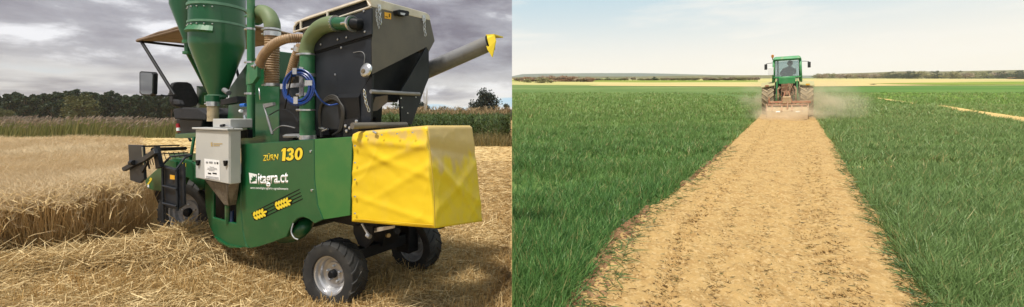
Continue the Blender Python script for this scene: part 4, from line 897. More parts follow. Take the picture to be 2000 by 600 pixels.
tb('hydraulic_motor', [(634, 246, .05), (660, 238, .05)], 8, dusty, n=14); tb('fitting', [(625, 250, .0), (636, 252, .0)], 3.5, zinc, n=8); tb('fitting', [(630, 256, -.02), (640, 252, -.02)], 2.5, zinc, n=8)
c_ = L(578, 268, -.06); MB().lathe(c_, [(.11, 0), (.115, .015), (.09, .03), (0.01, .034)], 24).build('filler_cap', greyst, C0, smooth=True)
plate('deck_box', [(545, 262), (572, 259), (572, 276), (545, 277)], -.07, .12, black)
plate('valve_bracket', [(672, 234), (700, 230), (700, 258), (690, 268), (670, 268)], -.1, .03, black)
for x, y in ((676, 246), (678, 256), (684, 250), (697, 237)): MB().lathe(L(x, y, -.105), [(.014, 0), (.014, .01), (.004, .012)], 8, Matrix.Rotation(RAD(-90), 3, 'X')).build('bolt', zinc, C0)

# ---- grain tank
aH = L(726, 13, .0).x
gt = MB().prism([RR(726, 13, aH), RR(840, 40, aH), RR(849, 80, aH), RR(838, 101, aH), RR(833, 92, aH), RR(727, 145, aH)], (1.02, 0, 0)).build('grain_tank', dusty, C0)
plate('tank_side', [(612, 66), (724.5, 27), (724.5, 146), (700, 188), (668, 252), (600, 255), (612, 160)], -.004, .012, slate, gt)
plate('tank_side_flange', [(606, 63), (725.5, 16), (725.5, 67), (614, 101), (608, 101)], -.02, .016, slate, gt, bevel=.003)
plate('tank_seam', [(614, 102), (725.5, 68), (725.5, 72), (614, 106)], -.012, .01, blk, gt)
for x, y in ((711, 22), (713, 62), (677, 73), (660, 77), (627, 87), (667, 93), (655, 146)): MB().lathe(L(x, y, -.022), [(.010, 0), (.010, .006), (.003, .008)], 8, Matrix.Rotation(RAD(-90), 3, 'X')).build('bolt', zinc, gt)
rplate('tank_underside', [(728, 143), (833, 93), (838, 150), (817, 186), (783, 184), (776, 200), (757, 196), (735, 214), (705, 240), (700, 190)], aH + .14, .3, black, gt)
rplate('outlet_chute', [(733, 190), (757, 186), (757, 200), (737, 216), (724, 218)], aH + .06, .05, mat('dusty_brown_steel', (.13, .10, .075), (.09, .075, .06), rough=.7, scale=6), gt)
rplate('tank_leg', [(832, 93), (837.5, 101), (838, 152), (832, 166), (804, 244), (784, 240), (780.5, 182), (800, 150)], aH + .0, .02, slate, gt)
plate('tank_leg', [(700, 186), (727, 146), (724, 232), (721, 252), (668, 254)], -.002, .02, slate, gt)
for x, y in ((783, 192), (785, 210), (796, 221), (812, 190)): MB().lathe(RR(x, y, aH - .001), [(.007, 0), (.007, .004)], 8, Matrix.Rotation(RAD(-90), 3, 'Y')).build('bolt', zinc, gt)
def rt(name, a0, a1, aa, r, m, parent): P_ = [RR(*a0, aa), RR(*a1, aa)]; return MB().tube(P_, r * dep(P_[0]) / F, 12).build(name, m, parent, smooth=True)
rt('cross_bar', (724, 179), (819, 184), aH - .03, 4, greyst, gt); rt('lower_cross_bar', (688, 246), (793, 244), aH - .05, 6.5, dusty, gt)
tb('adjuster', [(728, 232, .3), (736, 233, .3)], 4, black, n=8)
# cream rim round the tank mouth, its side open
rim = [RR(720, -8, aH), RR(736, -2, aH), RR(832, 25, aH), RR(839, 31, aH), RR(840.5, 40, aH), RR(726, 13.5, aH)]
MB().prism([p - Vector((.004, 0, 0)) for p in rim], (.05, 0, 0)).build('tank_rim', cream, gt, bevel=.006)
tb('rim_rail', [(574, 63, -.012), (650, 38, -.012), (724, 13.5, -.012)], 2.2, cream, gt, n=8); tb('rim_rail', [(574, 64, -.012), (575, 52, -.012), (582, 43, -.012), (596, 38, -.012), (650, 20, -.012), (716, -2, -.012), (724, 13, -.012)], 2.2, cream, gt, n=8)
for x, y0, y1 in ((588, 40, 59), (640, 22, 42)): tb('rim_post', [(x, y0, -.012), (x, y1, -.012)], 2.8, cream, gt, n=8)
plate('tank_inside', [(577, 62), (577, 52), (584, 45), (650, 24), (716, 1), (722, 12), (650, 36)], -.004, .4, blk, gt)
MB().prism([L(576, 46, -.0), L(598, 35.5, -.0), L(718, -4, -.0), L(718, -7, -.0), L(598, 33, 0), L(574, 44, 0)], (0, -.66, 0)).build('tank_hood', cream, gt)
def chain(name, p0, p1, parent, sz=.020, n_=None):
    b_ = MB(); d = p1 - p0; n_ = n_ or int(d.length / (sz * 1.45)); dn = d.normalized()
    for k in range(n_):
        c_ = p0 + d * ((k + .5) / n_) + Vector((0, .012, 0)) * math.sin(k / n_ * 3.14); s_ = Vector((0, 1, 0)) if k % 2 else Vector((1, 0, 0)); s_ = (s_ - dn * s_.dot(dn)).normalized()
        b_.tube([c_ + dn * math.cos(t_) * sz + s_ * math.sin(t_) * sz * .55 for t_ in np.linspace(0, 2 * math.pi, 11)[:-1]], sz * .2, 5, closed=True)
    return b_.build(name, zinc, parent)
chain('chain', RR(742, 14, aH - .03), RR(745, 48, aH - .03), gt); chain('chain', RR(735, 18, aH - .03), RR(741, 56, aH - .03), gt, .012); chain('chain', RR(829, 36, aH - .03), RR(832, 71, aH - .03), gt)
chain('chain', RR(711, 176, aH - .04), RR(722, 218, aH - .04), gt, .019)
for x, y in ((742, 15), (829, 36)): rplate('chain_hook', [(x - 3, y - 6), (x + 2, y - 6), (x + 2, y + 5), (x - 3, y + 5)], aH - .02, .015, zinc, gt)
ws = rplate('warning_sticker', [(751, 23.5), (764, 26), (764, 38), (751.5, 36)], aH - .004, .003, orange, gt); rplate('warning_mark', [(760, 27.5), (761.4, 27.8), (761.4, 34), (760, 33.8)], aH - .006, .002, blk, ws); rplate('warning_mark', [(753, 32), (758, 33), (758, 34.3), (753, 33.4)], aH - .006, .002, blk, ws)
lp = rplate('work_lamp', [(776, 20), (781, 18.5), (798, 21.5), (800, 24), (799, 30.5), (791, 31.5), (778, 28.5)], aH - .06, .06, black, gt, bevel=.004); rplate('lamp_lens', [(782, 24.5), (792, 26), (790, 30), (783, 28.5)], aH - .064, .005, silver, lp)
pc = L(717, 138, -.03); pr = rad(717, 138, -.03, 15)
pf = MB().lathe(pc, [(pr, 0), (pr, .02), (pr * .82, .03), (pr * .3, .035)], 24, Matrix.Rotation(RAD(-75), 3, 'X')).build('inspection_port', zinc, gt, smooth=True); MB().lathe(pc + Vector((0, .034, -.01)), [(pr * .34, 0), (pr * .34, .012)], 12, Matrix.Rotation(RAD(-75), 3, 'X')).build('port_plug', mat('brown_plug', (.12, .09, .05), rough=.7), pf)
tb('port_wire', [(711, 126, -.03), (712, 108, -.03), (705, 101, -.03), (690, 103, -.02)], .9, greyst, sp=6, n=6)
# ---- unloading auger
P_ = [L(822, 143, .92), L(957, 84, 1.05)]; MB().tube([P_[0], P_[1]], [.088, .080], 24).build('unloading_auger', greyst, C0, smooth=True)
q = P_[1]; MB().tube([q + (P_[0] - q) * .005, q + (q - P_[0]) * .012], .085, 24).build('auger_lip', black, C0, smooth=True)
FL = [L(946, 78, .98), L(949, 70, 1.0), L(965.5, 69, 1.0), L(968, 80, 1.0), L(961, 112, 1.0), L(952, 97, .98)]
MB().prism(FL, (0, -.012, 0)).build('auger_spout_flap', yel, C0)
MB().prism([FL[1], FL[2], FL[2] + Vector((0, -.16, 0)), FL[1] + Vector((0, -.16, 0))], (0, 0, .012)).build('auger_spout_top', yel, C0)

# ---- yellow cover
def cover():
    A0, A1 = L(687, 433, -.16), L(850, 446, -.16); T0, T1 = L(691, 262, -.15), L(834, 250, -.13)
    Bb, Bt = L(945, 432, .72), L(925, 249, .70)
    Cb, Ct = Vector((-.45, -.92, .86)), Vector((-.45, -.85, 1.60))
    cols = []
    for t_ in np.linspace(0, 1, 80): cols.append((A0.lerp(A1, t_), T0.lerp(T1, t_), 0, t_))
    for t_ in np.linspace(0, 1, 52)[1:]: cols.append((A1.lerp(Bb, t_), T1.lerp(Bt, t_), 1, t_))
    for t_ in np.linspace(0, 1, 10)[1:]: cols.append((Bb.lerp(Cb, t_), Bt.lerp(Ct, t_), 2, t_))
    n_w = lambda a_, b__: fbm(np.array([a_ * 2.0]), np.array([b__ * 2.0]), 1.5, 2, 13)[0]
    ctr = Vector((-.85, -.32, 1.64)); nr = 50; V_ = []; C_ = []; n_ = len(cols)
    bot = np.array([c[0] for c in cols]); top = np.array([c[1] for c in cols])
    # round the corners of the plan a little
    for arr in (bot, top):
        for _ in range(3): arr[1:-1] = .25 * arr[:-2] + .5 * arr[1:-1] + .25 * arr[2:]
    for r in range(nr + 4):
        t_ = min(r / nr, 1.0)
        for i_ in range(n_):
            p = bot[i_] * (1 - t_) + top[i_] * t_; f, s_ = cols[i_][2], cols[i_][3]
            if r > nr:
                e_ = (0, .06, .3, .95)[r - nr]; p = p * (1 - e_) + np.array(ctr) * e_; p[2] = top[i_][2] * (1 - e_) + 1.64 * e_ + (.014, .018, .012, .0)[r - nr]
            out = np.array([0, 1.0]) if f == 0 else (np.array([-1.0, .35]) if f == 1 else np.array([0, -1.0]))
            q_ = s_ * 1.2 + f
            w = .009 * (fbm(np.array([q_ * 2.0 + t_ * 1.5]), np.array([t_ * 3.0 - q_]), 1.6, 3, 3)[0] - .5) * 2 + .004 * math.sin((t_ * 5 + q_ * 9)) * (1 - abs(2 * t_ - 1)) + .008 * (1 - abs(math.sin(q_ * 3.1 - t_ * 2.2 + 1.2 * n_w(q_, t_)))) ** 6 + .012 * math.exp(-((t_ - .92 + .1 * s_) * 14) ** 2)
            if f == 0: w += .012 * math.exp(-((t_ - .55 - .3 * s_) * 26) ** 2) + .010 * math.exp(-((t_ - .30 + .25 * s_) * 26) ** 2) + .010 * math.exp(-((t_ - .85 + .35 * s_) * 24) ** 2) + .02 * (1 - t_) * math.sin(s_ * 8) * .4
            if f == 1: w += .016 * math.exp(-((t_ - .75 + .8 * s_) * 18) ** 2) - .02 * math.sin(math.pi * s_) * (t_ > .5) * (t_ - .5)
            tri_ = lambda d_, k_: max(0.0, 1 - abs(d_) * k_)
            if f == 0: w += .017 * tri_(t_ - .97 + .62 * s_, 13) * (1 - s_) + .014 * tri_(t_ - .12 - .5 * s_, 15) * s_ + .012 * tri_(t_ - .93 + .12 * s_, 20) + .010 * tri_(s_ - .30 - .06 * t_, 22) * t_
            if f == 1: w += .020 * tri_(t_ - .62 + .45 * s_, 10) + .016 * tri_(t_ - .15 - .5 * s_, 12) - .012 * tri_(t_ - .80 + .12 * s_, 16)
            w *= (.62 * min(1, r / 2)) if r <= nr else 0
            V_.append((p[0] + out[0] * w, p[1] + out[1] * w, p[2]))
            n1_ = fbm(np.array([q_ * 3.1]), np.array([t_ * 2.7]), 1.9, 4, 77)[0]; n2_ = fbm(np.array([q_ * 6]), np.array([t_ * 7.0 + q_]), 2.0, 4, 78)[0]
            d_ = 0.06 + .25 * max(0, n1_ - .5)
            if f == 0: d_ += 1.0 * max(0, min(1, (t_ - .80 + .25 * (n1_ - .5)) * 6)) * max(0, min(1, (n2_ - .40) * 5)) * (.5 + .3 * s_)
            if f == 1: d_ += max(0, min(1, (t_ - .60 + .5 * (n1_ - .5)) * 7)) * .85 + max(0, min(1, (n2_ - .42) * 5)) * (.08 + .22 * s_)
            if f == 1 and t_ < .05: w += 0
            if f == 2 or r > nr: d_ = .85
            d_ = min(d_, .95); C_.append(np.array([.86, .61, .008]) * (1 - d_) + np.array([.66, .46, .17]) * d_)
    m_ = nr + 4; Q_ = [[r * n_ + i_, r * n_ + i_ + 1, (r + 1) * n_ + i_ + 1, (r + 1) * n_ + i_] for r in range(m_ - 1) for i_ in range(n_ - 1)]
    o = link('rear_cover', np_mesh('rear_cover', V_, Q_, np.array(C_)), mat('yellow_tarpaulin', None, rough=.38, attr=True, spec=.4, transl=.15), C0, smooth=True)
    tag(o, 'draped yellow tarpaulin over the straw outlet, dusty brown on its rear top'); sd = o.modifiers.new('solid', 'SOLIDIFY'); sd.thickness = .006; return o
cv = cover()
for k in range(5): tb('eyelet', [(692.5, 285 + k * 33, -.175), (694, 285 + k * 33, -.18)], 1.8, zinc, cv, n=8)
for k in range(4): tb('top_eyelet', [(715 + k * 30, 266 - k * 2.4, -.168), (716.5, 266 - k * 2.4, -.172)] if False else [(715 + k * 30, 266 - k * 2.4, -.172), (716.2 + k * 30, 266 - k * 2.4, -.176)], 1.6, zinc, cv, n=8)
hs = mat('stitched_hem', (.62, .42, .01), rough=.6); MB().tube([L(690 + (848 - 690) * t_, 427.5 + 12.6 * t_, -.170) for t_ in np.linspace(0, 1, 14)], .0035, 5).build('hem_seam', hs, cv); hem = MB().tube([L(687 + (850 - 687) * t_, 431.5 + 13 * t_, -.168) for t_ in np.linspace(0, 1, 12)], .007, 6); hem.build('hem', MATS['yellow_tarpaulin'], cv) if False else None
MB().tube([L(849.5, 443, -.172), L(848, 380, -.168), L(842, 310, -.158), L(834, 256, -.15)], .0045, 6).build('corner_seam', MATS['yellow_tarpaulin'] if False else mat('ochre_seam', (.45, .30, .02), rough=.7), cv)
tb('cover_eyelet', [(729, 257, -.17), (736, 261, -.17)], 2.5, zinc, cv, n=8)
plate('cover_post', [(686, 262), (692, 262), (692, 425), (684, 425)], -.10, .06, black)

# ---- rear axle and wheels
def wheel(name, loc, R_, w, rr, rimm, steer=0, lugs=22, hubm=black, parent=C0, rim_in=.0):
    o = empty(name, loc, parent, steer); h_ = w / 2; MX = Matrix.Rotation(RAD(-90), 3, 'X')   # axis along +Y (towards camera)
    prof = [(rr, -h_ * .72), (rr * 1.04, -h_ * .86), (R_ * .82, -h_), (R_ * .93, -h_ * .93), (R_ * .965, -h_ * .7), (R_ * .975, 0), (R_ * .965, h_ * .7), (R_ * .93, h_ * .93), (R_ * .82, h_), (rr * 1.04, h_ * .86), (rr, h_ * .72)]
    t_ = MB().lathe((0, 0, 0), prof, 40, MX, cap=False)
    for k in range(lugs):                               # chevron tread bars
        for sg in (-1, 1):
            an = 2 * math.pi * (k + (0 if sg < 0 else .5)) / lugs; sk = .26
            def pt(r, y, da): return Vector((r * math.cos(an + da), y, r * math.sin(an + da)))
            wd = .30 / lugs * 2
            y0, y1, y2 = sg * h_ * .04, sg * h_ * .70, sg * h_ * .98
            rows = [(R_ * .955, R_ * 1.0, y0, 0), (R_ * .95, R_ * 1.0, y1, sk * .75), (R_ * .90, R_ * .955, y2, sk)]
            vs = []
            for r0, r1, y, da in rows: vs += [pt(r0, y, da - wd * 1.2), pt(r1, y, da - wd * .7), pt(r1, y, da + wd * .7), pt(r0, y, da + wd * 1.2)]
            fs = [(0, 1, 2, 3), (8, 11, 10, 9)] + [(i_ * 4 + j, i_ * 4 + 4 + j, i_ * 4 + 4 + (j + 1) % 4, i_ * 4 + (j + 1) % 4) for i_ in range(2) for j in range(4)]
            t_.add(vs, fs)
    t_.build('tyre', rubber, o, smooth=True, angle=35)
    pr_ = [(rr * 1.02, h_ * .80), (rr * 1.03, h_ * .72), (rr * .93, h_ * .66), (rr * .90, h_ * .40), (rr * .82, h_ * .30), (rr * .76, h_ * .05), (rr * .60, -h_ * .02), (rr * .56, h_ * .12), (rr * .20, h_ * .14), (rr * .20, -h_ * .1), (rr * .7, -h_ * .2), (rr * .85, -h_ * .5), (rr * .95, -h_ * .66), (rr * 1.03, -h_ * .72), (rr * 1.02, -h_ * .8)]
    ri = MB().lathe((0, 0, 0), pr_, 40, MX, cap=False).build('rim', rimm, o, smooth=True, angle=30)
    MB().lathe((0, 0, 0), [(rr * .22, -h_ * .5), (rr * .22, h_ * .42), (rr * .17, h_ * .56), (rr * .06, h_ * .58)], 20, MX).build('hub', hubm, o, smooth=True)
    b_ = MB()
    for k in range(5):
        an = 2 * math.pi * k / 5 + .3; b_.lathe((rr * .40 * math.cos(an), h_ * .10, rr * .40 * math.sin(an)), [(.012, 0), (.012, .022), (.006, .026)], 6, MX)
    b_.build('wheel_nuts', zinc, o)
    return o
wheel('wheel', (0, 0, .305), .305, .215, .178, silver, RAD(12), 20)
fw_ = RR(812, 524, 0.0); wheel('wheel', (0, fw_.y, .305), .305, .215, .178, dark_rim, RAD(4), 20)
MB().box(-.06, .05, fw_.y + .12, -.13, .36, .47).build('rear_axle', black, C0, bevel=.008)
MB().box(-.10, .10, fw_.y + .06, fw_.y + .20, .26, .56).build('axle_knuckle', black, C0, bevel=.01); MB().box(-.08, .08, -.20, -.10, .26, .50).build('axle_knuckle', black, C0, bevel=.01)
MB().prism([(-.10, -.45, .44), (.12, -.45, .44), (.25, -.45, .92), (-.25, -.45, .92)], (0, -.2, 0)).build('axle_pivot', black, C0)
MB().box(-.42, .4, -.12, -.22, .72, .86).build('chassis_rail', black, C0); MB().box(-1.0, -.3, -.30, -.36, .78, .90).build('chassis_rail', black, C0); MB().box(-.6, .4, -.86, -.94, .72, .86).build('chassis_rail', black, C0)
tb('steering_rod', [(707, 437, .0), (721, 462, .02)], 2.6, zinc, n=10); tb('rod_end', [(717, 459, .0), (723, 463, .0)], 5, zinc, n=10)
plate('drive_plate', [(690, 440), (728, 442), (726, 470), (714, 484), (700, 478), (690, 455)], .1, .03, black); plate('cream_guard', [(728, 446), (768, 441), (768, 446), (728, 455)], .12, .02, cream)
for x, y, r in ((758, 460, 4), (712, 474, 6), (775, 452, 6)): tb('pulley', [(x - 1.5, y, .3), (x + 1.5, y, .28)], r, black if r > 4 else gold, n=12)

# ---- front wheel, ladder, header
fc = L(372, 414, .02); wheel('wheel', fc, .43, .24, .26, mat('mid_grey_rim', (.30, .30, .31), (.22, .22, .23), rough=.45, metal=.3, scale=8), RAD(20), 20)
fc2 = Vector((fc.x, -1.0, fc.z)); wheel('wheel', fc2, .43, .26, .24, dark_rim, 0, 20)
MB().box(fc.x - .08, fc.x + .08, -.95, -.1, fc.z - .08, fc.z + .08).build('front_axle', black, C0)
MB().prism([(2.3, -.14, 1.0), (3.6, -.14, 1.0), (3.9, -.14, .65), (3.2, -.14, .62), (2.9, -.14, .92), (2.45, -.14, .95)], (0, -.9, 0)).build('feeder_house', paint, C0)
plate('wheel_fender', [(368, 350), (378, 338), (399, 345), (399, 368), (392, 372), (380, 358)], -.10, .25, paint)
plate('header_side_sheet', [(283, 352), (300, 336), (322, 318), (342, 309), (366, 313), (384, 322), (390, 350), (376, 352), (364, 346), (350, 378), (320, 374), (300, 372), (288, 368)], -.28, .04, paint, bevel=.005)
plate('header_shade_fill', [(298, 370), (350, 372), (396, 366), (398, 440), (352, 446), (322, 432)], .06, .5, black)  # black block added for the deep shade below the header
plate('header_floor', [(330, 300), (384, 300), (392, 330), (345, 330)], .1, .06, paint)
plate('header_print', [(287, 360), (295, 349), (297, 351), (289, 362)], -.284, .002, yel); plate('header_print', [(291, 351), (294, 347), (297, 349), (294, 353)], -.285, .002, yel)
plate('warning_patch', [(356, 318), (363, 319), (363, 326), (356, 325)], -.285, .002, yel); plate('reflector', [(288, 361), (291, 361), (291, 366), (288, 366)], -.286, .003, wht)
plate('crop_divider', [(250, 283), (277.5, 284), (281, 350), (272, 358), (254, 352)], -.52, .03, slate, bevel=.004)
tb('divider_strut', [(278, 288, -.54), (283, 345, -.5)], 1.8, zinc, n=8)
plate('reel_arm', [(237, 328), (258, 316), (276, 308), (299, 291), (302, 300), (279, 316), (262, 323), (240, 335)], -.56, .04, slate, bevel=.004)
plate('reel_bracket', [(298, 288), (304, 286), (312, 326), (304, 330)], -.50, .04, black); tb('reel_pivot', [(256, 318, -.57), (262, 318, -.57)], 7, black, n=12)
plate('reel_side', [(272, 330), (288, 315), (285, 322), (276, 338)], -.54, .02, black)
tb('reel_tube', [(298, 292, -.35), (362, 290, .1)], 5, black, n=14); tb('reel_bat', [(281, 286, -.42), (350, 284, .1)], 2, black, n=8); tb('reel_bat', [(296, 302, -.38), (366, 298, .1)], 1.6, black, n=8)
for k in range(7): x = 301 + k * 9.5; tb('reel_tine', [(x, 297, -.36 + k * .06), (x + 3, 308, -.36 + k * .06), (x + 7, 316, -.36 + k * .06)], .9, black, n=5)
for k in range(3): x = 290 + k * 5; tb('reel_tine', [(x, 302 + k, -.4), (x + 5, 322, -.4)], .9, black, n=5)
tb('reel_lift', [(286, 300, -.48), (292, 330, -.46)], 2.2, black, n=8)
ld = plate('ladder', [(316, 322), (345, 331), (346, 409), (318, 404)], -.42, .02, slate)
for x0, y0, x1, y1 in ((317.5, 320, 319, 430), (344.5, 329, 346.5, 412)): tb('ladder_rail', [(x0, y0, -.44), (x1, y1, -.44)], 3.0, slate, ld, n=8)
for y in (326, 363, 397): tb('rung', [(318, y, -.45), (345, y + 6.5, -.45)], 2.6, slate, ld, n=8)
tb('handrail', [(317.5, 322, -.44), (333, 306, -.36), (350, 304, -.3), (372, 303, -.2)], 2.6, slate, ld, sp=0, n=8); tb('handrail', [(344.5, 331, -.44), (361, 308, -.36), (374, 304, -.26)], 2.8, slate, ld, n=8)
plate('ladder_side', [(347, 331), (358, 318), (360, 400), (347, 409)], -.40, .02, slate, ld); plate('ladder_sticker', [(332, 341.5), (341, 343), (341, 351), (332, 350)], -.444, .002, orange, ld); plate('step_box', [(326, 312), (344, 316), (344, 336), (326, 332)], -.30, .05, paint, ld)

# ---- operator place
plate('platform', [(342, 262), (398, 258), (398, 270), (342, 270)], .0, 1.0, paint, bevel=.005); tb('platform_post', [(379, 268, -.05), (374, 300, -.1), (372, 312, -.1)], 3.5, paint, n=10)
st_ = empty('operator_seat', L(365, 262, .5), C0)
def sl(px, py, v): return L(px, py, v) - st_.location
def soft(name, pts, v, th, m, parent):
    b_ = MB().prism([sl(x, y, v) for x, y in pts], (0, -th, 0)); return b_.build(name, m, parent, bevel=.02)
aS = L(362, 190, .55).x
MB().prism([RR(x, y, aS) - st_.location for x, y in [(337, 168), (340, 162), (347, 160), (366, 160.5), (374, 164), (380, 175), (387, 189), (388.5, 200), (384, 206), (372, 209.5), (350, 209), (341, 206), (337, 198), (336, 182)]], (.13, 0, 0)).build('backrest', seat_m, st_, bevel=.03)
soft('seat_cushion', [(338, 213), (350, 210), (385, 211), (402, 222), (402, 235), (340, 233)], .25, .5, seat_m, st_); soft('armrest', [(336, 194), (346, 196), (350, 205), (338, 204)], .22, .08, seat_m, st_); soft('seat_base', [(343, 233), (396, 235), (390, 262), (346, 262)], .32, .35, black, st_)
tb('fire_extinguisher', [(347, 242, .05), (349, 258, .05)], 4, red, n=14); tb('extinguisher_label', [(348, 250, .045), (348.5, 256, .045)], 4.15, wht, n=14)
tb('steering_column', [(372, 275, .3), (360, 252, .4)], 3, black, n=8); plate('console', [(384, 168), (396, 180), (392, 205), (384, 215)], .75, .2, paint)
plate('rear_housing', [(448, 172), (486, 118), (545, 100), (545, 290), (440, 290)], .42, .5, paint, bevel=.01); plate('valve_block', [(474, 215), (482, 213), (482, 238), (475, 240)], .0, .04, greyst); tb('regulator_cap', [(471, 206, -.02), (480, 205, -.02)], 4, mat('blue_cap', (.01, .12, .5), rough=.4), n=12); tb('gauge', [(469, 217, -.03), (472, 217, -.03)], 3.5, wht, n=12); tb('coupling', [(478, 226, -.03), (480, 240, -.03)], 3, zinc, n=8); tb('red_fitting', [(464, 243, -.02), (470, 241, -.02)], 3, mat('rust_red', (.2, .04, .03), rough=.6), n=8)
plate('black_bracket', [(430, 195), (462, 188), (464, 200), (432, 205)], .1, .1, black); tb('spool', [(438, 176, .12), (447, 182, .12)], 6, greyst, n=12)
# canopy: a level roof on struts
def Zp(px, py, z):
    y = (z - CZ) * F / (HY - py); x = (px - 1000) * y / F; ddx, ddy = x - PX0, y - PY0
    return ddx * UX + ddy * UY, ddx * VX + ddy * VY
ac, vc = Zp(267, 80, 3.0); b_ = MB(); na, nv = 8, 8; V_ = []
for i_ in range(na + 1):
    for j in range(nv + 1):
        a = ac - 2.55 * i_ / na; v = vc + 1.45 * j / nv; V_.append((a, -v, 3.0 + .05 * math.sin(math.pi * j / nv) + .03 * math.sin(math.pi * i_ / na) - .012 * math.sin(math.pi * i_ / na * 3) ** 2))
cn = link('canopy', np_mesh('canopy', V_, [[i_ * (nv + 1) + j, i_ * (nv + 1) + j + 1, (i_ + 1) * (nv + 1) + j + 1, (i_ + 1) * (nv + 1) + j] for i_ in range(na) for j in range(nv)]), tan, C0, smooth=True); cn.modifiers.new('solid', 'SOLIDIFY').thickness = .03
MB().tube([(ac, -vc, 3.0), (ac, -vc - 1.45, 3.0)], .022, 8).build('canopy_edge', black, cn); MB().tube([(ac, -vc, 3.0), (ac - 2.55, -vc, 3.0)], .016, 8).build('canopy_edge', tan, cn)
MB().tube([Vector((ac - .14, -vc - .02, 2.98)), L(341, 186, .35)], .024, 10).build('canopy_strut', black, C0, smooth=True); MB().tube([(ac - .12, -vc - 1.4, 2.98), (ac - .8, -vc - 1.4, 1.6)], .024, 10).build('canopy_strut', black, C0, smooth=True)
mp_ = [(272, 141), (275, 139), (297, 140.5), (300, 144), (298.5, 184), (294, 187), (276, 186), (272, 182)]
mi = plate('mirror', mp_, -.22, .05, black, bevel=.008); cx, cyy = 286, 163; plate('mirror_glass', [(cx + (x - cx) * .86, cyy + (y - cyy) * .9) for x, y in mp_], -.226, .006, mirror_m, mi)
tb('mirror_arm', [(288, 186, -.19), (300, 187, -.12), (345, 187, .2)], 1.5, black, sp=0, n=8)
# ================================================================ tractor and tiller (right)
YT = 17.95; XT = 537 * YT / F
jd = mat('tractor_green', (0.04, 0.26, 0.08), (0.07, 0.29, 0.11), rough=.45, scale=3, c3=(.20, .28, .12), scale3=5, lo3=.5, hi3=.75)
dustp = mat('dusty_fender', (0.42, 0.37, 0.20), (0.36, 0.36, 0.16), rough=.8, scale=5, c3=(.50, .42, .26), scale3=3)
dust_rub = mat('dusty_tyre', (0.30, 0.235, 0.15), (0.20, 0.16, 0.10), rough=.95, scale=6); dust_lug = mat('dusty_tread', (0.42, 0.33, 0.20), (0.34, 0.26, 0.15), rough=.95, scale=9)
rust = mat('rusty_linkage', (0.26, 0.13, 0.065), (0.17, 0.09, 0.05), rough=.8, scale=12, c3=(.36, .26, .15), scale3=8, lo3=.5, hi3=.65)
redb = mat('dusty_red_paint', (0.42, 0.18, 0.10), (0.46, 0.29, 0.17), rough=.7, scale=7)
tand = mat('soil_dusted_steel', (0.48, 0.35, 0.20), (0.40, 0.27, 0.145), rough=.95, scale=4, c3=(.54, .40, .24), scale3=6)
dk = mat('dark_plastic', (0.03, 0.03, 0.03), rough=.6)
def pane_material():
    m = bpy.data.materials.new('cab_glass'); m.use_nodes = True; t = m.node_tree; t.nodes.clear()
    o = t.nodes.new('ShaderNodeOutputMaterial'); a = t.nodes.new('ShaderNodeBsdfTransparent'); a.inputs[0].default_value = (.80, .88, .88, 1)
    b_ = t.nodes.new('ShaderNodeBsdfGlossy'); b_.inputs['Roughness'].default_value = .08; d_ = t.nodes.new('ShaderNodeBsdfDiffuse'); d_.inputs[0].default_value = (.55, .60, .56, 1)
    x = t.nodes.new('ShaderNodeMixShader'); x.inputs[0].default_value = .10; y = t.nodes.new('ShaderNodeMixShader'); y.inputs[0].default_value = .10
    t.links.new(a.outputs[0], x.inputs[1]); t.links.new(b_.outputs[0], x.inputs[2]); t.links.new(x.outputs[0], y.inputs[1]); t.links.new(d_.outputs[0], y.inputs[2]); t.links.new(y.outputs[0], o.inputs[0]); return m
glass = pane_material()
HEAD = math.atan2(DIRU[1], DIRU[0]); PITCH = -math.atan(SLOPE * DIRU[1])
def root(name, x, y):
    o = empty(name, (x, y, hr(x, y) + .02)); o.rotation_euler = (0, PITCH, HEAD); return o
T = root('tractor', XT, YT); tag(T, 'green cab tractor with dusty fenders driving away on the tilled strip', 'tractor')
def tw(name, loc, R_, w, lugs, dirn):
    o = empty(name, loc, T); MX = Matrix.Rotation(RAD(-90), 3, 'X'); h_ = w / 2; rr = R_ * .55
    MB().lathe((0, 0, 0), [(rr, -h_ * .7), (R_ * .84, -h_), (R_ * .94, -h_ * .9), (R_ * .955, 0), (R_ * .94, h_ * .9), (R_ * .84, h_), (rr, h_ * .7)], 36, MX, cap=False).build('tyre', dust_rub, o, smooth=True)
    b_ = MB()
    for k in range(lugs):
        for sg in (-1, 1):
            an = 2 * math.pi * (k + (.25 if sg > 0 else -.25)) / lugs; sk = .30 * dirn
            def pt(r, y, da): return Vector((r * math.cos(an + da), y, r * math.sin(an + da)))
            wd = .05; vs = []
            for r0, r1, y, da in ((R_ * .93, R_, sg * h_ * .03, 0), (R_ * .90, R_ * .985, sg * h_ * .97, sk)): vs += [pt(r0, y, da - wd), pt(r1, y, da - wd * .8), pt(r1, y, da + wd * .8), pt(r0, y, da + wd)]
            b_.add(vs, [(0, 1, 2, 3), (4, 7, 6, 5)] + [(j, 4 + j, 4 + (j + 1) % 4, (j + 1) % 4) for j in range(4)])
    b_.build('tread', dust_lug, o)
    MB().lathe((0, 0, 0), [(rr * 1.02, h_ * .7), (rr * .9, h_ * .5), (rr * .8, h_ * .1), (rr * .3, h_ * .1), (rr * .25, h_ * .3), (.02, h_ * .3)], 28, MX, cap=False).build('rim', mat('yellow_rim', (.55, .40, .05), (.45, .36, .16), rough=.6, scale=5) if 'yellow_rim' not in MATS else MATS['yellow_rim'], o, smooth=True)
    return o
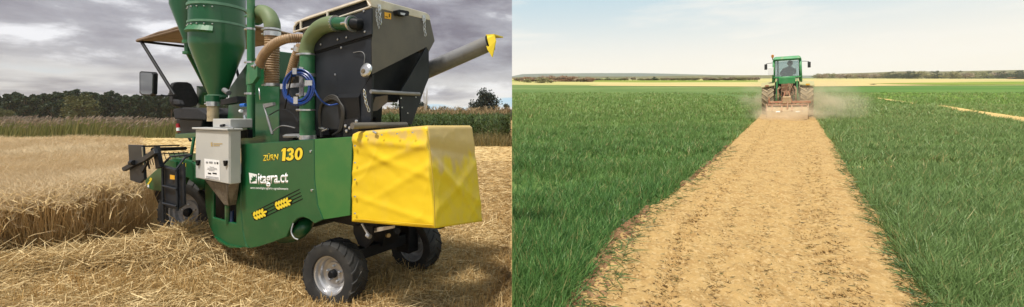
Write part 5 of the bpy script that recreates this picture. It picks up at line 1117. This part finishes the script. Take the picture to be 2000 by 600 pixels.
for sg in (1, -1):
    tw('rear_wheel', (0, sg * .69, .72), .72, .46, 20, -1); tw('front_wheel', (2.3, sg * .66, .52), .52, .34, 18, -1)
    # fender arching over the rear wheel
    pr_ = []
    for an in np.linspace(RAD(15), RAD(127), 12): pr_.append((math.cos(an) * .80 - .02, math.sin(an) * .80 + .72 - .02))
    b_ = MB(); n_ = len(pr_); y0, y1 = sg * .44, sg * .95; V_ = []
    for x, z in pr_: V_ += [(x, y0, z + .06), (x, y1, z - .02), (x, y1, z - .07), (x, y0, z + .01)]
    b_.add(V_, [(i_ * 4 + j, i_ * 4 + (j + 1) % 4, i_ * 4 + 4 + (j + 1) % 4, i_ * 4 + 4 + j) for i_ in range(n_ - 1) for j in range(4)] + [(0, 1, 2, 3), (n_ * 4 - 1, n_ * 4 - 2, n_ * 4 - 3, n_ * 4 - 4)])
    fe = b_.build('fender', dustp, T, bevel=.01)
    MB().prism([(-.46, sg * .43, 1.25), (-.40, sg * .43, 1.46), (.2, sg * .43, 1.60), (.5, sg * .43, 1.4), (.6, sg * .43, 1.0)], (0, sg * .03, 0)).build('fender_cheek', dustp, fe)
    MB().box(-.56, -.50, sg * .72 - .07, sg * .72 + .07, 1.34, 1.40).build('tail_light', orange, fe) if sg < 0 else MB().box(-.56, -.50, sg * .72 - .07, sg * .72 + .07, 1.34, 1.40).build('tail_light', redb, fe)
    # mirror
    mm = MB().tube([(.55, sg * .50, 2.38), (.5, sg * .70, 2.36), (.5, sg * .80, 2.34)], .013, 6).build('mirror_arm', dk, T); MB().box(.47, .53, sg * .80 - .055, sg * .80 + .055, 2.08, 2.33).build('mirror', dk, mm, bevel=.015)
    MB().box(-.30, -.22, sg * .33 - .06, sg * .33 + .06, 2.43, 2.51).build('work_light', silver, T, bevel=.01)
# cab
cabf = MB()
for sg in (1, -1):
    cabf.tube([(-.30, sg * .50, 1.50), (-.28, sg * .47, 2.46)], .045, 8); cabf.tube([(1.0, sg * .48, 1.4), (.85, sg * .46, 2.46)], .035, 8); cabf.tube([(.35, sg * .51, 1.5), (.35, sg * .48, 2.46)], .03, 8)
cabf.box(-.34, -.26, -.5, .5, 1.66, 1.74); cabf.box(-.32, -.24, -.47, .47, 2.42, 2.47); cabf.build('cab_frame', jd, T, smooth=True)
MB().hexa([(-.40, -.52, 2.47), (1.05, -.52, 2.47), (1.05, .52, 2.47), (-.40, .52, 2.47)], [(-.28, -.44, 2.60), (.9, -.44, 2.60), (.9, .44, 2.60), (-.28, .44, 2.60)]).build('cab_roof', jd, T, bevel=.04)
MB().box(-.305, -.295, -.43, .43, 1.74, 2.42).build('rear_window', glass, T); MB().box(.90, .91, -.42, .42, 1.55, 2.42).build('windscreen', glass, T)
for sg in (1, -1): MB().box(-.22, .88, sg * .475 - .004, sg * .475 + .004, 1.62, 2.42).build('side_window', glass, T)
MB().box(-.20, 1.0, -.44, .44, 1.0, 1.50).build('cab_floor', dk, T); MB().box(-.36, -.02, -.30, .30, 1.42, 1.70).build('rear_panel', jd, T, bevel=.02)
st2 = MB().box(.10, .55, -.24, .24, 1.50, 1.62).build('driver_seat', dk, T, bevel=.04); MB().box(.06, .16, -.22, .22, 1.6, 1.95).build('backrest', dk, st2, bevel=.04)
MB().tube([(.85 + .0 * t_, .16 * math.cos(t_), 1.88 + .12 * math.sin(t_)) for t_ in np.linspace(0, 6.28, 17)[:-1]], .014, 6, closed=True).build('steering_wheel', dk, T)
MB().box(1.0, 2.9, -.30, .30, .85, 1.55).build('hood', jd, T, bevel=.06); MB().box(-.35, 2.6, -.22, .22, .45, 1.0).build('chassis', dk, T); MB().box(-.15, .15, -.50, .50, .60, .86).build('rear_axle', jd, T, bevel=.03)
MB().tube([(1.2, .34, 1.5), (1.2, .36, 2.55)], .04, 10).build('exhaust', dk, T); MB().lathe((-.2, .52, 2.5), [(.02, 0), (.02, .08), (.05, .09), (.05, .19), (.02, .21)], 12).build('beacon', mat('amber_beacon', (.55, .20, .02), rough=.4), T); MB().tube([(-.25, .46, 2.5), (-.22, .52, 2.5)], .02, 6).build('beacon_bracket', dk, T)
MB().box(-.50, -.48, .48, .68, 1.82, 2.16).build('rear_plate', wht, T, bevel=.01)
# rear linkage
lk = MB()
for sg in (1, -1):
    lk.tube([(-.30, sg * .20, .60), (-1.05, sg * .34, .45)], .035, 8); lk.tube([(-.30, sg * .26, 1.30), (-.72, sg * .32, 1.18)], .04, 8); lk.tube([(-.70, sg * .32, 1.18), (-.80, sg * .30, .52)], .028, 8)
lk.tube([(-.35, 0, 1.15), (-1.10, 0, .98)], .035, 8); lk.build('lift_linkage', rust, T, smooth=True)
rnd = random.Random(4); hk = MB()
for k in range(16):
    y0 = rnd.uniform(-.24, .24); hk.tube(spline([(-.36, y0, rnd.uniform(1.1, 1.45)), (-.48 - rnd.random() * .2, y0 + rnd.uniform(-.15, .15), rnd.uniform(.95, 1.2)), (-.42 - rnd.random() * .3, rnd.uniform(-.25, .25), rnd.uniform(.6, .9))], 5), rnd.uniform(.010, .018), 6)
hk.build('hydraulic_hoses', rust, T, smooth=True)
MB().box(-.42, -.34, -.20, .20, 1.15, 1.42).build('valve_bank', rust, T, bevel=.015); MB().box(-.50, -.34, -.16, .16, .55, .85).build('pto_housing', rust, T, bevel=.03)
for sg in (1, -1): MB().box(-.40, -.30, sg * .36 - .03, sg * .36 + .03, .70, 1.55).build('fender_stay', jd, T)
# driver
def skin_body(name, pts, edges, radii, m, parent=None):
    me = bpy.data.meshes.new(name); me.from_pydata(pts, edges, []); o = link(name, me, m, parent)
    sk = o.modifiers.new('skin', 'SKIN'); sk.use_smooth_shade = True
    sd = o.modifiers.new('sub', 'SUBSURF'); sd.levels = 2; sd.render_levels = 2
    for i_, r in enumerate(radii):
        me.skin_vertices[0].data[i_].radius = (r, r) if not isinstance(r, tuple) else r
        me.skin_vertices[0].data[i_].use_root = (i_ == 0)
    return o
cloth = mat('dark_work_clothes', (.05, .06, .075), (.035, .04, .05), rough=.9, scale=8)
D = root('person', XT, YT); tag(D, 'tractor driver in dark clothes sitting turned in the cab', 'person')
bp = [(.30, 0, 1.70), (.28, -.02, 1.88), (.26, -.07, 2.06), (.27, -.10, 2.16), (.28, -.11, 2.22), (.27, .12, 2.04), (.38, .24, 1.86), (.58, .20, 1.84), (.62, .19, 1.84),
      (.27, -.25, 2.04), (.40, -.30, 1.86), (.60, -.20, 1.86), (.64, -.18, 1.86), (.36, .10, 1.66), (.70, .12, 1.66), (.78, .12, 1.54), (.36, -.10, 1.66), (.70, -.12, 1.66), (.78, -.12, 1.54)]
be = [(0, 1), (1, 2), (2, 3), (3, 4), (2, 5), (5, 6), (6, 7), (7, 8), (2, 9), (9, 10), (10, 11), (11, 12), (0, 13), (13, 14), (14, 15), (0, 16), (16, 17), (17, 18)]
br = [.14, .13, .14, .055, .05, .065, .05, .035, .03, .065, .05, .035, .03, .085, .065, .05, .085, .065, .05]
skin_body('body', bp, be, br, cloth, D)
hd = MB().lathe((.285, -.115, 2.30), [(.01, -.12), (.06, -.11), (.082, -.05), (.092, .0), (.09, .05), (.07, .09), (.01, .115)], 16).build('head', mat('skin', (.36, .22, .15), rough=.6), D, smooth=True)
hd2 = MB().lathe((.275, -.115, 2.305), [(.088, -.06), (.098, .0), (.096, .05), (.075, .10), (.01, .122)], 16).build('hair', mat('dark_hair', (.02, .016, .012), rough=.8), hd, smooth=True)
MB().tube([(.37, -.115, 2.30), (.395, -.115, 2.285)], [.016, .012], 6).build('nose', MATS['skin'], hd)
for sg in (1, -1): MB().lathe((.285, -.115 + sg * .093, 2.295), [(.012, -.03), (.02, 0), (.012, .03)], 8).build('ear', MATS['skin'], hd)
# rotary tiller hung on the linkage
R_ = root('rotary_tiller', XT - DIRU[0] * 1.45, YT - DIRU[1] * 1.45); tag(R_, 'wide soil dusted rotary tiller with red frame behind the tractor', 'tiller')
MB().prism([(.28, -.68, .56), (-.12, -.68, .54), (-.38, -.68, .36), (-.50, -.68, .03), (-.46, -.68, .03), (-.34, -.68, .34), (-.10, -.68, .51), (.28, -.68, .52)], (0, 1.36, 0)).build('hood', tand, R_)
for sg in (1, -1): MB().prism([(.30, sg * .69, .62), (-.12, sg * .69, .60), (-.36, sg * .69, .34), (-.3, sg * .69, .10), (.1, sg * .69, .02), (.34, sg * .69, .2)], (0, sg * .025, 0)).build('side_plate', redb, R_)
MB().box(.10, .22, -.80, .62, .64, .73).build('frame_tube', redb, R_, bevel=.01); MB().tube([(.16, .62, .62), (.16, .62, .92)], .03, 8).build('frame_post', redb, R_)
MB().box(-.05, .30, -.15, .15, .62, .92).build('gearbox', tand, R_, bevel=.04)
for sg in (1, -1): MB().tube([(.25, sg * .16, .70), (.38, sg * .05, 1.12)], .025, 8).build('mast', redb, R_)
MB().tube([(-.30, -.02, .42), (-.22, -.03, .75)], .028, 8).build('spring_rod', redb, R_)
MB().box(-.20, .26, -.66, .66, .565, .60).build('deflector', redb, R_)
for y in (-.5, -.17, .17, .5): MB().prism([(-.13, y - .02, .56), (-.13, y + .02, .56), (-.40, y + .02, .35), (-.40, y - .02, .35)], (-.03, 0, .03)).build('hood_rib', redb, R_)
for y in (-.36, .30): MB().prism([(-.40, y - .07, .30), (-.40, y + .07, .30), (-.37, y + .07, .345), (-.37, y - .07, .345)], (-.012, 0, .008)).build('reflector', wht, R_)
MB().tube([(.0, -.66, .24), (.0, .66, .24)], .06, 12).build('rotor', rust, R_)
b_ = MB()
for k in range(10):
    for q_ in range(3):
        an = k * .9 + q_ * 2.09; y = -.62 + k * .135; c_, s_ = math.cos(an), math.sin(an)
        b_.tube([(.06 * c_, y, .24 + .06 * s_), (.20 * c_, y, .24 + .20 * s_), (.22 * c_ - .05 * s_, y + .06, .24 + .22 * s_ + .05 * c_)], .014, 5)
b_.build('tines', rust, R_)
# dust raised by the tiller
def dust(name, loc, rad_, dens, seed, label):
    me = bpy.data.meshes.new(name); bm = bmesh.new(); bmesh.ops.create_icosphere(bm, subdivisions=3, radius=1); bm.to_mesh(me); bm.free(); o = link(name, me); o.location = loc; o.scale = rad_
    m = bpy.data.materials.new('dust_air'); m.use_nodes = True; t = m.node_tree; t.nodes.clear(); N_ = t.nodes.new
    out = N_('ShaderNodeOutputMaterial'); pv = N_('ShaderNodeVolumePrincipled'); pv.inputs['Color'].default_value = (1.0, .87, .66, 1); pv.inputs['Anisotropy'].default_value = .2
    c_ = N_('ShaderNodeTexCoord'); ln = N_('ShaderNodeVectorMath'); ln.operation = 'LENGTH'; t.links.new(c_.outputs['Object'], ln.inputs[0])
    fo = N_('ShaderNodeMapRange'); fo.interpolation_type = 'SMOOTHSTEP'; t.links.new(ln.outputs['Value'], fo.inputs[0]); fo.inputs[1].default_value = 1.0; fo.inputs[2].default_value = .15
    no = N_('ShaderNodeTexNoise'); no.inputs['Scale'].default_value = 2.3; no.inputs['Detail'].default_value = 4; mp = N_('ShaderNodeMapping'); mp.inputs[1].default_value = (seed, seed * 2, 0); t.links.new(c_.outputs['Object'], mp.inputs[0]); t.links.new(mp.outputs[0], no.inputs[0])
    nr = N_('ShaderNodeMapRange'); t.links.new(no.outputs[0], nr.inputs[0]); nr.inputs[1].default_value = .40; nr.inputs[2].default_value = .66
    mu = N_('ShaderNodeMath'); mu.operation = 'MULTIPLY'; t.links.new(fo.outputs[0], mu.inputs[0]); t.links.new(nr.outputs[0], mu.inputs[1]); m2_ = N_('ShaderNodeMath'); m2_.operation = 'MULTIPLY'; t.links.new(mu.outputs[0], m2_.inputs[0]); m2_.inputs[1].default_value = dens
    t.links.new(m2_.outputs[0], pv.inputs['Density']); t.links.new(pv.outputs[0], out.inputs['Volume']); me.materials.append(m)
    return tag(o, label, 'dust', kind='stuff')
dp = at(1606, 205, 17.0); dust('dust_cloud', (dp.x, dp.y, dp.z), (2.0, 1.6, 1.3), 1.5, 3.0, 'pale dust drifting right of the tractor over the wheat')
dp = at(1540, 226, 15.9); dust('dust_cloud', (dp.x, dp.y, dp.z), (1.9, 1.1, .62), 2.2, 8.0, 'low dust boiling up round the tiller')
dp = at(1500, 190, 18.5); dust('dust_cloud', (dp.x, dp.y, dp.z), (1.6, 1.3, .9), 1.3, 5.0, 'thin dust hanging left of the tractor wheels')
# ---------------------------------------------------------------- the hazy air of the plain
b_ = MB().box(-1050, 1050, -12, 700, -1.5, 66); hz = b_.build('haze', None); m = bpy.data.materials.new('haze_air'); m.use_nodes = True; t = m.node_tree; t.nodes.clear()
out = t.nodes.new('ShaderNodeOutputMaterial'); pv = t.nodes.new('ShaderNodeVolumePrincipled'); pv.inputs['Color'].default_value = (.97, .96, .94, 1); pv.inputs['Density'].default_value = .00022; pv.inputs['Anisotropy'].default_value = .3
t.links.new(pv.outputs[0], out.inputs['Volume']); hz.data.materials.append(m); tag(hz, 'thin pale haze filling the air over the fields', 'haze', kind='stuff')
